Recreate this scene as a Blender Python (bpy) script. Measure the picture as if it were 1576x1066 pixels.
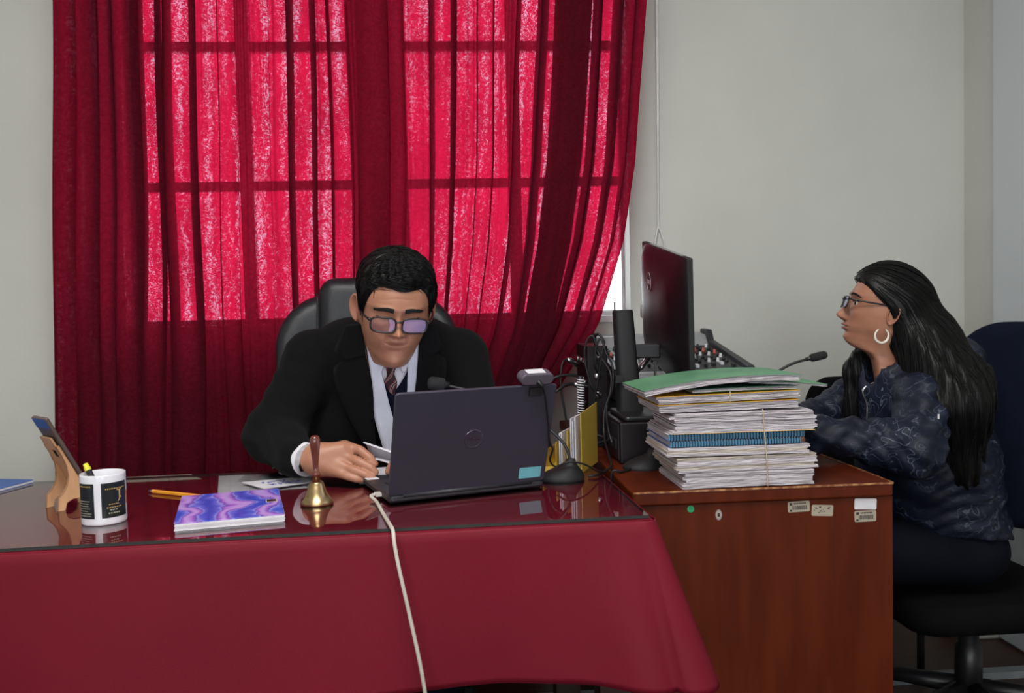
import bpy, bmesh, math, random
import numpy as np
from mathutils import Vector, Matrix, kdtree

random.seed(7); np.random.seed(7)
for o in list(bpy.data.objects): bpy.data.objects.remove(o)
SC = bpy.context.scene
COL = SC.collection
PI = math.pi

# ------------------------------------------------------------------ camera, sky, lights, exposure
def camera():
    y, p, r = (math.radians(a) for a in (4.2, -2.6, 1.4))
    fw = Vector((math.sin(y)*math.cos(p), math.cos(y)*math.cos(p), math.sin(p)))
    rt = Vector((math.cos(y), -math.sin(y), 0)); up = rt.cross(fw)
    R = rt*math.cos(r) - up*math.sin(r); U = up*math.cos(r) + rt*math.sin(r)
    cd = bpy.data.cameras.new('camera'); cd.sensor_width = 36; cd.lens = 1370/1576*36
    cd.clip_start = .05
    co = bpy.data.objects.new('camera', cd); COL.objects.link(co)
    m = Matrix((R, U, -fw)).transposed().to_4x4(); m.translation = (0, 0, 1.15)
    co.matrix_world = m
    SC.camera = co
camera()

SKY = 4.2
wd = bpy.data.worlds.new('sky'); SC.world = wd; wd.use_nodes = True
bg = wd.node_tree.nodes['Background']
bg.inputs['Color'].default_value = (.90, .95, 1, 1); bg.inputs['Strength'].default_value = SKY

def area(name, loc, rot, sx, sy, energy, color=(1, 1, 1), portal=False):
    l = bpy.data.lights.new(name, 'AREA'); l.shape = 'RECTANGLE'; l.size = sx; l.size_y = sy
    l.energy = energy; l.color = color
    if portal: l.cycles.is_portal = True
    o = bpy.data.objects.new(name, l); COL.objects.link(o); o.location = loc; o.rotation_euler = rot
    return o
# daylight through the curtained window (portal) and through the tall windows of the wall behind the camera
area('window_portal', (-.18, 3.16, 1.86), (-PI/2, 0, 0), 1.66, 1.50, 1, portal=True)
area('rear_daylight', (-1.15, -2.93, 1.75), (PI/2, 0, 0), 1.5, 1.7, 36, (.93, .97, 1))
area('rear_daylight', (.75, -2.93, 1.75), (PI/2, 0, 0), 1.5, 1.7, 36, (.93, .97, 1))
area('ceiling_panel_light', (-.2, .6, 2.93), (0, 0, 0), 1.2, 1.2, 56, (1, .975, .94))

vs = SC.view_settings
vs.view_transform = 'Standard'; vs.look = 'None'; vs.gamma = 1; vs.use_curve_mapping = False
vs.exposure = 0.18
SC.cycles.use_denoising = True
SC.cycles.max_bounces = 10; SC.cycles.transparent_max_bounces = 16
SC.cycles.sample_clamp_indirect = 8

# ------------------------------------------------------------------ materials
MATS = {}
def nodes(name):
    m = bpy.data.materials.new(name); m.use_nodes = True
    nt = m.node_tree; nt.nodes.clear()
    out = nt.nodes.new('ShaderNodeOutputMaterial')
    MATS[name] = m
    return m, nt, out
def N(nt, typ, **kw):
    n = nt.nodes.new(typ)
    for k, v in kw.items():
        if k.startswith('i_'): n.inputs[k[2:].replace('_', ' ')].default_value = v
        else: setattr(n, k, v)
    return n
def ramp(nt, fac, stops):
    r = nt.nodes.new('ShaderNodeValToRGB'); e = r.color_ramp.elements
    while len(e) < len(stops): e.new(.5)
    for k, (p, c) in enumerate(stops):
        e[k].position = p; e[k].color = (*c, 1) if len(c) == 3 else c
    nt.links.new(fac, r.inputs[0]); return r.outputs[0]
def coords(nt, scale=(1, 1, 1), gen='Object'):
    t = nt.nodes.new('ShaderNodeTexCoord'); mp = nt.nodes.new('ShaderNodeMapping')
    mp.inputs['Scale'].default_value = scale; nt.links.new(t.outputs[gen], mp.inputs[0])
    return mp.outputs[0]
def mat(name, col, rough=.5, metal=0., col2=None, scale=20., stretch=(1, 1, 1), bump=0., bscale=None, spec=.5, sheen=0., coat=0., detail=5., contrast=(.35, .65), aniso=0.):
    m, nt, out = nodes(name)
    b = N(nt, 'ShaderNodeBsdfPrincipled'); nt.links.new(b.outputs[0], out.inputs[0])
    b.inputs['Roughness'].default_value = rough; b.inputs['Metallic'].default_value = metal
    b.inputs['Specular IOR Level'].default_value = spec
    b.inputs['Sheen Weight'].default_value = sheen; b.inputs['Coat Weight'].default_value = coat
    b.inputs['Anisotropic'].default_value = aniso
    if col2 is None: col2 = tuple(c*.86 for c in col)
    v = coords(nt, stretch)
    n = N(nt, 'ShaderNodeTexNoise', i_Scale=scale, i_Detail=detail); nt.links.new(v, n.inputs['Vector'])
    nt.links.new(ramp(nt, n.outputs[0], [(contrast[0], col2), (contrast[1], col)]), b.inputs['Base Color'])
    if bump:
        n2 = N(nt, 'ShaderNodeTexNoise', i_Scale=bscale or scale*4, i_Detail=4.); nt.links.new(v, n2.inputs['Vector'])
        bp = N(nt, 'ShaderNodeBump', i_Strength=bump, i_Distance=.002); nt.links.new(n2.outputs[0], bp.inputs['Height'])
        nt.links.new(bp.outputs[0], b.inputs['Normal'])
    return m

mat('wall', (.615, .62, .58), .75, col2=(.575, .58, .542), scale=2.2, bump=.25, bscale=60)
mat('ceiling', (.72, .72, .70), .8)
mat('floor_wood', (.075, .03, .018), .4, col2=(.04, .016, .01), scale=6, stretch=(.5, 6, 1), bump=.1)
mat('white_trim', (.60, .64, .67), .4, col2=(.58, .62, .65), scale=2)
mat('white_paint', (.8, .81, .8), .35)
mat('cloth', (.175, .0064, .0190), .6, col2=(.152, .0054, .0160), scale=3, spec=.2, bump=.12, bscale=900)
mat('desk_wood', (.100, .0150, .0025), .46, col2=(.072, .0090, .0016), scale=7, stretch=(4, .6, .6), bump=.06, bscale=40, spec=.2)
mat('desk_edge', (.48, .24, .10), .5, col2=(.2, .06, .02), scale=60, contrast=(.45, .6))
mat('dark_wood', (.03, .012, .008), .5)
mat('black_plastic', (.013, .013, .015), .38)
mat('soft_black', (.010, .010, .012), .6)
mat('gloss_black', (.009, .006, .008), .42, spec=.35)
mat('cable', (.010, .010, .011), .45)
mat('foam', (.012, .012, .013), .9, bump=.6, bscale=500)
mat('leather', (.012, .013, .017), .42, bump=.25, bscale=260, scale=40)
mat('coat_wool', (.0062, .0062, .0068), .95, bump=.5, bscale=600, sheen=.02, spec=.10)
mat('coat_edge', (.006, .006, .007), .9, spec=.1)
mat('vest_wool', (.006, .009, .022), .9, bump=.4, bscale=900, spec=.15)
mat('trouser', (.0045, .0055, .010), .9, spec=.08)
mat('shirt', (.72, .70, .74), .7)
mat('stole', (.70, .72, .82), .35, sheen=.1)
mat('paper', (.74, .73, .78), .7, col2=(.62, .60, .64), scale=9)
mat('paper_edge', (.66, .62, .66), .8, col2=(.38, .34, .37), scale=22, stretch=(.16, .5, 22), contrast=(.30, .62), bump=.4, bscale=60)
mat('old_paper', (.56, .50, .44), .8, col2=(.40, .34, .29), scale=18, stretch=(.2, .6, 16), contrast=(.3, .65))
mat('green_card', (.11, .30, .16), .55, col2=(.07, .22, .12), scale=6)
mat('dark_green_card', (.01, .09, .05), .5)
mat('yellow_card', (.80, .47, .03), .5, col2=(.68, .36, .02))
mat('yellow_metal', (.62, .43, .07), .33, col2=(.55, .37, .05), scale=12, coat=.2)
mat('blue_wire', (.10, .30, .50), .35)
mat('wire_dark', (.02, .03, .05), .3, .4)
mat('blue_card', (.03, .12, .42), .45)
mat('string', (.50, .40, .30), .8)
mat('steel', (.55, .55, .56), .28, 1.)
mat('silver_paint', (.42, .43, .45), .36, .35)
mat('laptop_lid', (.060, .058, .086), .40, .3, col2=(.056, .054, .080))
mat('laptop_dark', (.03, .029, .036), .45, .2)
mat('logo_metal', (.32, .25, .36), .25, 1.)
mat('logo_pale', (.42, .34, .38), .4)
mat('key_black', (.008, .008, .009), .5)
mat('key_mark', (.6, .6, .62), .5)
mat('sticker_blue', (.20, .56, .66), .4)
mat('sticker_white', (.75, .74, .78), .5)
mat('sticker_tan', (.44, .38, .30), .55, col2=(.36, .31, .24))
mat('sticker_green', (.02, .36, .14), .5)
mat('sticker_grey', (.28, .24, .26), .45)
mat('button_horn', (.030, .030, .032), .3)
mat('ink', (.02, .02, .022), .6)
mat('ink_blue', (.03, .05, .35), .6)
mat('ceramic', (.80, .80, .86), .12, coat=.5)
mat('mug_print', (.012, .016, .012), .25, col2=(.006, .010, .016), scale=20)
mat('gold_print', (.50, .33, .11), .3)
mat('grey_print', (.34, .33, .26), .4)
mat('red_print', (.5, .12, .06), .4)
mat('highlighter', (.78, .80, .04), .35)
mat('stand_wood', (.62, .36, .19), .45, col2=(.48, .25, .12), scale=9, stretch=(5, 1, 1))
mat('stand_edge', (.16, .06, .03), .6)
mat('phone_glass', (.012, .016, .035), .1, coat=.3)
mat('phone_case', (.10, .07, .06), .4)
mat('brass', (.62, .46, .25), .30, 1., col2=(.42, .29, .14), scale=30, bump=.2, bscale=80)
mat('bell_wood', (.20, .045, .02), .22, col2=(.10, .02, .012), scale=14, stretch=(3, 3, .6), coat=.6)
mat('pencil_yellow', (.85, .34, .02), .4)
mat('pencil_wood', (.62, .42, .24), .6)
mat('cream_cable', (.58, .54, .47), .45)
mat('webcam', (.10, .085, .115), .4)
mat('earring', (.80, .75, .64), .3)
mat('fabric_navy', (.0065, .0095, .022), .95, bump=.5, bscale=900, spec=.1)
mat('fabric_black', (.0045, .0045, .005), .95, bump=.4, bscale=900, spec=.08)
mat('window_white', (.82, .84, .86), .35)
mat('duct', (.30, .33, .35), .5)
mat('beige_plastic', (.42, .41, .36), .5)
mat('eyebrow', (.012, .009, .008), .8)
mat('eye_white', (.6, .56, .54), .2)
mat('eye_dark', (.012, .008, .006), .1)
mat('spectacle', (.012, .010, .011), .22)
mat('knob_white', (.7, .72, .75), .4)
mat('knob_blue', (.05, .11, .25), .4)
mat('knob_red', (.55, .10, .08), .4)
mat('led_blue', (.02, .12, .5), .3)
mat('rubber', (.012, .012, .012), .8)

def hair_mat():
    m, nt, out = nodes('hair')
    b = N(nt, 'ShaderNodeBsdfPrincipled'); nt.links.new(b.outputs[0], out.inputs[0])
    b.inputs['Base Color'].default_value = (.0032, .0030, .0030, 1); b.inputs['Roughness'].default_value = .46
    b.inputs['Specular IOR Level'].default_value = .27
hair_mat()

def skin_mat(name, base, dark, lip):
    m, nt, out = nodes(name)
    b = N(nt, 'ShaderNodeBsdfPrincipled'); nt.links.new(b.outputs[0], out.inputs[0])
    v = coords(nt)
    n = N(nt, 'ShaderNodeTexNoise', i_Scale=24., i_Detail=6.); nt.links.new(v, n.inputs['Vector'])
    c = ramp(nt, n.outputs[0], [(.3, dark), (.7, base)])
    at = N(nt, 'ShaderNodeAttribute', attribute_name='tint')
    mx = N(nt, 'ShaderNodeMix', data_type='RGBA'); nt.links.new(at.outputs['Fac'], mx.inputs[0])
    nt.links.new(c, mx.inputs[6]); mx.inputs[7].default_value = (*lip, 1)
    nt.links.new(mx.outputs[2], b.inputs['Base Color'])
    b.inputs['Roughness'].default_value = .43; b.inputs['Specular IOR Level'].default_value = .4
    b.inputs['Subsurface Weight'].default_value = .12; b.inputs['Subsurface Radius'].default_value = (.008, .003, .002); b.inputs['Subsurface Scale'].default_value = .6
    n2 = N(nt, 'ShaderNodeTexNoise', i_Scale=420., i_Detail=3.); nt.links.new(v, n2.inputs['Vector'])
    bp = N(nt, 'ShaderNodeBump', i_Strength=.12, i_Distance=.001); nt.links.new(n2.outputs[0], bp.inputs['Height'])
    nt.links.new(bp.outputs[0], b.inputs['Normal'])
skin_mat('skin_man', (.44, .205, .125), (.37, .165, .10), (.30, .10, .085))
skin_mat('skin_woman', (.42, .20, .125), (.35, .155, .095), (.25, .075, .07))

def clear_mat(name, tint, gloss, rough=.01, ior=1.5, boost=0.):
    # clear sheet: transparent body with a mirror-like surface weighted by Fresnel
    m, nt, out = nodes(name)
    t = N(nt, 'ShaderNodeBsdfTransparent'); t.inputs[0].default_value = (*tint, 1)
    g = N(nt, 'ShaderNodeBsdfGlossy', i_Roughness=rough); g.inputs[0].default_value = (*gloss, 1)
    fr = N(nt, 'ShaderNodeFresnel', i_IOR=ior)
    ad = N(nt, 'ShaderNodeMath', operation='ADD', use_clamp=True); ad.inputs[1].default_value = boost
    nt.links.new(fr.outputs[0], ad.inputs[0])
    mx = N(nt, 'ShaderNodeMixShader'); nt.links.new(ad.outputs[0], mx.inputs[0])
    nt.links.new(t.outputs[0], mx.inputs[1]); nt.links.new(g.outputs[0], mx.inputs[2]); nt.links.new(mx.outputs[0], out.inputs[0])
clear_mat('table_glass', (.86, .90, .88), (1, 1, 1), .012, 1.52)
clear_mat('lens', (.90, .88, .94), (.62, .58, 1), .03, 1.5, .10)
clear_mat('pane', (.97, .99, .98), (1, 1, 1), .01, 1.3)
m, nt, out = nodes('glass_under'); t = N(nt, 'ShaderNodeBsdfTransparent'); nt.links.new(t.outputs[0], out.inputs[0])
mat('glass_edge', (.035, .04, .038), .25)

def emit_mat(name, col, s):
    m, nt, out = nodes(name); e = N(nt, 'ShaderNodeEmission', i_Strength=s); e.inputs[0].default_value = (*col, 1)
    nt.links.new(e.outputs[0], out.inputs[0])
emit_mat('screen_glow', (.72, .76, 1), 1.6)
emit_mat('led_green', (.1, 1, .2), 3.)

def curtain_mat():
    m, nt, out = nodes('curtain_velvet')
    tc = nt.nodes.new('ShaderNodeUVMap')
    # crushed-velvet figure: short curled strokes
    mp = N(nt, 'ShaderNodeMapping'); mp.inputs['Scale'].default_value = (1, 1, 1); nt.links.new(tc.outputs[0], mp.inputs[0])
    nz = N(nt, 'ShaderNodeTexNoise', i_Scale=16., i_Detail=3.); nt.links.new(mp.outputs[0], nz.inputs['Vector'])
    ad = N(nt, 'ShaderNodeMix', data_type='RGBA', blend_type='ADD'); ad.inputs[0].default_value = .05
    nt.links.new(mp.outputs[0], ad.inputs[6]); nt.links.new(nz.outputs['Color'], ad.inputs[7])
    cr = N(nt, 'ShaderNodeTexNoise', i_Scale=85., i_Detail=7., i_Roughness=.72); nt.links.new(ad.outputs[2], cr.inputs['Vector'])
    fi = N(nt, 'ShaderNodeTexNoise', i_Scale=260., i_Detail=3.); nt.links.new(ad.outputs[2], fi.inputs['Vector'])
    big = N(nt, 'ShaderNodeTexNoise', i_Scale=5., i_Detail=3.); nt.links.new(mp.outputs[0], big.inputs['Vector'])
    df = N(nt, 'ShaderNodeBsdfDiffuse'); nt.links.new(ramp(nt, cr.outputs[0], [(.3, (.052, .0058, .0125)), (.7, (.088, .0098, .021))]), df.inputs[0])
    tl = N(nt, 'ShaderNodeBsdfTranslucent'); nt.links.new(ramp(nt, cr.outputs[0], [(.32, (.50, .004, .030)), (.68, (.80, .012, .060))]), tl.inputs[0])
    mx = N(nt, 'ShaderNodeMixShader'); mx.inputs[0].default_value = .22
    nt.links.new(df.outputs[0], mx.inputs[1]); nt.links.new(tl.outputs[0], mx.inputs[2])
    # thin weave: the sky shows through it, red through the pile and paler where the pile is crushed; less of it on slanting folds
    mp2 = N(nt, 'ShaderNodeMapping'); mp2.inputs['Scale'].default_value = (34, 1.6, 1); nt.links.new(ad.outputs[2], mp2.inputs[0])
    sk = N(nt, 'ShaderNodeTexNoise', i_Scale=1., i_Detail=3.); nt.links.new(mp2.outputs[0], sk.inputs['Vector'])
    m0 = N(nt, 'ShaderNodeMath', operation='MULTIPLY'); nt.links.new(cr.outputs[0], m0.inputs[0]); nt.links.new(fi.outputs[0], m0.inputs[1])
    mu = N(nt, 'ShaderNodeMath', operation='MULTIPLY'); nt.links.new(m0.outputs[0], mu.inputs[0]); nt.links.new(sk.outputs[0], mu.inputs[1])
    tr = N(nt, 'ShaderNodeBsdfTransparent'); nt.links.new(ramp(nt, mu.outputs[0], [(.112, (.56, .006, .042)), (.146, (.62, .022, .078)), (.215, (.76, .42, .58))]), tr.inputs[0])
    lw = N(nt, 'ShaderNodeLayerWeight', i_Blend=.5)
    r2 = ramp(nt, lw.outputs['Facing'], [(.0, (.25, .25, .25)), (.5, (.18, .18, .18)), (.92, (.04, .04, .04))])
    r3 = ramp(nt, big.outputs[0], [(.35, (.7, .7, .7)), (.65, (1, 1, 1))])
    m2 = N(nt, 'ShaderNodeMath', operation='MULTIPLY'); nt.links.new(r3, m2.inputs[0]); nt.links.new(r2, m2.inputs[1])
    mx2 = N(nt, 'ShaderNodeMixShader'); nt.links.new(m2.outputs[0], mx2.inputs[0])
    nt.links.new(mx.outputs[0], mx2.inputs[1]); nt.links.new(tr.outputs[0], mx2.inputs[2]); nt.links.new(mx2.outputs[0], out.inputs[0])
    bp = N(nt, 'ShaderNodeBump', i_Strength=.5, i_Distance=.004); nt.links.new(cr.outputs[0], bp.inputs['Height'])
    nt.links.new(bp.outputs[0], df.inputs['Normal'])
curtain_mat()

def jacket_mat():
    m, nt, out = nodes('jacket')
    b = N(nt, 'ShaderNodeBsdfPrincipled'); nt.links.new(b.outputs[0], out.inputs[0])
    b.inputs['Roughness'].default_value = .55; b.inputs['Specular IOR Level'].default_value = .28
    v = coords(nt)
    nz = N(nt, 'ShaderNodeTexNoise', i_Scale=9., i_Detail=2.); nt.links.new(v, nz.inputs['Vector'])
    ad = N(nt, 'ShaderNodeMix', data_type='RGBA', blend_type='ADD'); ad.inputs[0].default_value = .25
    nt.links.new(v, ad.inputs[6]); nt.links.new(nz.outputs['Color'], ad.inputs[7])
    # thin pale scribbled lines: the zero crossings of two noises
    fs = []
    for sc, of in ((17., 0.), (21., 3.3)):
        n = N(nt, 'ShaderNodeTexNoise', i_Scale=sc, i_Detail=1.5, noise_dimensions='4D', i_W=of); nt.links.new(ad.outputs[2], n.inputs['Vector'])
        s = N(nt, 'ShaderNodeMath', operation='SUBTRACT'); s.inputs[1].default_value = .5; nt.links.new(n.outputs[0], s.inputs[0])
        a = N(nt, 'ShaderNodeMath', operation='ABSOLUTE'); nt.links.new(s.outputs[0], a.inputs[0])
        fs.append(a.outputs[0])
    mn = N(nt, 'ShaderNodeMath', operation='MINIMUM'); nt.links.new(fs[0], mn.inputs[0]); nt.links.new(fs[1], mn.inputs[1])
    line = ramp(nt, mn.outputs[0], [(.001, (1, 1, 1)), (.009, (0, 0, 0))])
    n3 = N(nt, 'ShaderNodeTexNoise', i_Scale=7., i_Detail=4.); nt.links.new(v, n3.inputs['Vector'])
    brk = ramp(nt, n3.outputs[0], [(.42, (0, 0, 0)), (.62, (.6, .6, .6))])
    mm = N(nt, 'ShaderNodeMath', operation='MULTIPLY'); nt.links.new(line, mm.inputs[0]); nt.links.new(brk, mm.inputs[1])
    base = ramp(nt, n3.outputs[0], [(.3, (.0040, .0058, .014)), (.7, (.0085, .0130, .031))])
    mx = N(nt, 'ShaderNodeMix', data_type='RGBA'); nt.links.new(mm.outputs[0], mx.inputs[0]); nt.links.new(base, mx.inputs[6])
    mx.inputs[7].default_value = (.20, .24, .33, 1); nt.links.new(mx.outputs[2], b.inputs['Base Color'])
    n4 = N(nt, 'ShaderNodeTexNoise', i_Scale=38., i_Detail=4.); nt.links.new(v, n4.inputs['Vector'])
    bp = N(nt, 'ShaderNodeBump', i_Strength=.5, i_Distance=.004); nt.links.new(n4.outputs[0], bp.inputs['Height']); nt.links.new(bp.outputs[0], b.inputs['Normal'])
jacket_mat()

def marble_mat():
    m, nt, out = nodes('marbled_cover')
    b = N(nt, 'ShaderNodeBsdfPrincipled'); nt.links.new(b.outputs[0], out.inputs[0]); b.inputs['Roughness'].default_value = .3
    v = coords(nt)
    n = N(nt, 'ShaderNodeTexNoise', i_Scale=7., i_Detail=3.); nt.links.new(v, n.inputs['Vector'])
    ad = N(nt, 'ShaderNodeMix', data_type='RGBA', blend_type='ADD'); ad.inputs[0].default_value = .18
    nt.links.new(v, ad.inputs[6]); nt.links.new(n.outputs['Color'], ad.inputs[7])
    w = N(nt, 'ShaderNodeTexWave', i_Scale=4.2, i_Distortion=5., i_Detail=3.); w.inputs['Detail Scale'].default_value = 1.4; nt.links.new(ad.outputs[2], w.inputs['Vector'])
    nt.links.new(ramp(nt, w.outputs[0], [(.0, (.02, .07, .52)), (.35, (.10, .15, .70)), (.52, (.32, .30, .80)), (.62, (.08, .08, .45)), (.8, (.33, .13, .62)), (1, (.50, .33, .78))]), b.inputs['Base Color'])
marble_mat()

def tie_mat():
    m, nt, out = nodes('tie_silk')
    b = N(nt, 'ShaderNodeBsdfPrincipled'); nt.links.new(b.outputs[0], out.inputs[0]); b.inputs['Roughness'].default_value = .4
    uv = nt.nodes.new('ShaderNodeUVMap')
    w = N(nt, 'ShaderNodeTexWave', i_Scale=.62, wave_type='BANDS', bands_direction='DIAGONAL'); nt.links.new(uv.outputs[0], w.inputs['Vector'])
    nt.links.new(ramp(nt, w.outputs[0], [(.0, (.02, .008, .012)), (.45, (.03, .008, .012)), (.6, (.22, .03, .04)), (.8, (.05, .01, .015)), (.9, (.55, .45, .42)), (.96, (.03, .01, .012))]), b.inputs['Base Color'])
tie_mat()

# ------------------------------------------------------------------ mesh helpers
class MB:
    def __init__(s): s.v = []; s.f = []; s.m = []; s.mi = 0
    def add(s, verts, faces):
        o = len(s.v); s.v += [tuple(map(float, p)) for p in verts]; s.f += [tuple(i+o for i in f) for f in faces]
        s.m += [s.mi]*len(faces); return s
    def box(s, x0, x1, y0, y1, z0, z1, M=None):
        v = [Vector((x, y, z)) for z in (z0, z1) for y in (y0, y1) for x in (x0, x1)]
        if M: v = [M @ p for p in v]
        return s.add(v, [(0, 2, 3, 1), (4, 5, 7, 6), (0, 1, 5, 4), (2, 6, 7, 3), (0, 4, 6, 2), (1, 3, 7, 5)])
    def rbox(s, x0, x1, y0, y1, z0, z1, r=.004, n=3, M=None, axis='z'):
        # box with rounded vertical corners and a small top/bottom chamfer
        w, d = (x1-x0)/2, (y1-y0)/2; cx, cy = (x0+x1)/2, (y0+y1)/2; r = min(r, w*.99, d*.99); h = z1-z0; c = min(r*.5, h*.25)
        def ring(ins, z):
            rr = max(r-ins, 1e-4); out = []
            for k, (sx, sy) in enumerate(((1, 1), (-1, 1), (-1, -1), (1, -1))):
                for i in range(n+1):
                    a = PI/2*(k+i/n); out.append((cx+sx*(w-r)+rr*math.cos(a), cy+sy*(d-r)+rr*math.sin(a), z))
            return out
        rings = [ring(c, z0), ring(0, z0+c), ring(0, z1-c), ring(c, z1)]
        if M: rings = [[M @ Vector(p) for p in q] for q in rings]
        k = len(rings[0]); v = sum(rings, []); f = []
        for j in range(3):
            for i in range(k): f.append((j*k+i, j*k+(i+1) % k, (j+1)*k+(i+1) % k, (j+1)*k+i))
        f.append(tuple(range(k-1, -1, -1))); f.append(tuple(range(3*k, 4*k)))
        return s.add(v, f)
    def tube(s, pts, r, n=8, cap=True, closed=False):
        P = [Vector(p) for p in pts]; m = len(P); R = r if hasattr(r, '__len__') else [r]*m
        T = [((P[(i+1) % m] if closed or i < m-1 else P[i])-(P[i-1] if closed or i > 0 else P[i])).normalized() for i in range(m)]
        up = Vector((0, 0, 1)) if abs(T[0].z) < .9 else Vector((1, 0, 0))
        nrm = (up-T[0]*up.dot(T[0])).normalized(); v = []
        for i in range(m):
            nrm = (nrm-T[i]*nrm.dot(T[i])); nrm = nrm.normalized() if nrm.length > 1e-6 else T[i].orthogonal().normalized()
            b = T[i].cross(nrm)
            for k in range(n):
                a = 2*PI*k/n; v.append(P[i]+(nrm*math.cos(a)+b*math.sin(a))*R[i])
        f = []
        for i in range(m if closed else m-1):
            j = (i+1) % m
            for k in range(n): f.append((i*n+k, i*n+(k+1) % n, j*n+(k+1) % n, j*n+k))
        if cap and not closed: f.append(tuple(range(n-1, -1, -1))); f.append(tuple((m-1)*n+k for k in range(n)))
        return s.add(v, f)
    def lathe(s, prof, n=32, M=None, loc=(0, 0, 0)):
        v = []; f = []; m = len(prof)
        for (r, z) in prof:
            for k in range(n):
                a = 2*PI*k/n; p = Vector((r*math.cos(a)+loc[0], r*math.sin(a)+loc[1], z+loc[2])); v.append(M @ p if M else p)
        for i in range(m-1):
            for k in range(n): f.append((i*n+k, i*n+(k+1) % n, (i+1)*n+(k+1) % n, (i+1)*n+k))
        if prof[0][0] > 1e-5: f.append(tuple(range(n-1, -1, -1)))
        if prof[-1][0] > 1e-5: f.append(tuple((m-1)*n+k for k in range(n)))
        return s.add(v, f)
    def grid(s, P, closed=False):
        # P[i][j] rows of points
        r, c = len(P), len(P[0]); v = [p for q in P for p in q]
        f = [(i*c+j, i*c+(j+1) % c, (i+1)*c+(j+1) % c, (i+1)*c+j) for i in range(r-1) for j in range(c if closed else c-1)]
        return s.add(v, f)
    def prism(s, poly, d0, d1, M):
        # polygon in local (x, y) extruded along local z, placed by M
        n = len(poly); v = [M @ Vector((x, y, d)) for d in (d0, d1) for (x, y) in poly]
        f = [tuple(range(n-1, -1, -1)), tuple(range(n, 2*n))]+[(i, (i+1) % n, n+(i+1) % n, n+i) for i in range(n)]
        return s.add(v, f)

def spline(pts, n=8):
    P = [Vector(p) for p in pts]; out = []
    for i in range(len(P)-1):
        p0 = P[max(i-1, 0)]; p1 = P[i]; p2 = P[i+1]; p3 = P[min(i+2, len(P)-1)]
        for k in range(n):
            t = k/n; out.append(.5*((2*p1)+(p2-p0)*t+(2*p0-5*p1+4*p2-p3)*t*t+(3*p1-p0-3*p2+p3)*t*t*t))
    return out+[P[-1]]

def obj(name, mb, material, parent=None, smooth=False, world=True, bevel=0., solid=0., subsurf=0, uv=None):
    me = bpy.data.meshes.new(name)
    v = mb.v
    if parent is not None and world:
        inv = parent.matrix_basis.inverted()
        if parent.parent is not None: inv = inv @ parent.parent.matrix_basis.inverted()
        v = [tuple(inv @ Vector(p)) for p in v]
    me.from_pydata(v, [], mb.f); me.validate(); me.update()
    ms = material if isinstance(material, (list, tuple)) else [material]
    for q in ms: me.materials.append(MATS[q])
    if len(ms) > 1:
        for p, i in zip(me.polygons, mb.m): p.material_index = i
    if smooth: me.polygons.foreach_set('use_smooth', [True]*len(me.polygons)); me.update()
    if uv is not None:
        l = me.uv_layers.new(name='UVMap')
        for lp in me.loops: l.data[lp.index].uv = uv[lp.vertex_index]
    o = bpy.data.objects.new(name, me); COL.objects.link(o)
    if parent is not None: o.parent = parent
    if solid: md = o.modifiers.new('solid', 'SOLIDIFY'); md.thickness = solid; md.offset = 0
    if bevel: md = o.modifiers.new('bevel', 'BEVEL'); md.width = bevel; md.segments = 2; md.limit_method = 'ANGLE'; md.angle_limit = .7
    if subsurf: md = o.modifiers.new('sub', 'SUBSURF'); md.levels = subsurf; md.render_levels = subsurf
    return o
def tag(o, label, cat, group=None):
    o['label'] = label; o['category'] = cat
    if group: o['group'] = group
    return o
def thing(name, label, cat, loc=(0, 0, 0), rotz=0, group=None):
    o = bpy.data.objects.new(name, None); COL.objects.link(o); o.empty_display_size = .05
    o.matrix_basis = Matrix.Translation(loc) @ Matrix.Rotation(rotz, 4, 'Z')
    return tag(o, label, cat, group)
def struct(o): o['kind'] = 'structure'; return o
def text_mesh(s, size, M, thick=.0004, spacing=1., shear=0.):
    c = bpy.data.curves.new('lettering', 'FONT'); c.body = s; c.size = size; c.extrude = thick; c.align_x = 'CENTER'; c.align_y = 'CENTER'; c.space_character = spacing; c.resolution_u = 3; c.shear = shear
    o = bpy.data.objects.new('lettering', c); COL.objects.link(o)
    dg = bpy.context.evaluated_depsgraph_get(); me = bpy.data.meshes.new_from_object(o.evaluated_get(dg))
    v = [M @ x.co for x in me.vertices]; f = [tuple(p.vertices) for p in me.polygons]
    bpy.data.objects.remove(o); bpy.data.curves.remove(c); bpy.data.meshes.remove(me)
    return v, f
def Rz(a): return Matrix.Rotation(a, 4, 'Z')
def Rx(a): return Matrix.Rotation(a, 4, 'X')
def Ry(a): return Matrix.Rotation(a, 4, 'Y')
def Tr(*p): return Matrix.Translation(p)
def frame_from(o, xa, ya):
    # matrix with local x along xa, y along ya
    x = Vector(xa).normalized(); z = x.cross(Vector(ya)).normalized(); y = z.cross(x)
    m = Matrix((x, y, z)).transposed().to_4x4(); m.translation = o; return m
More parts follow.
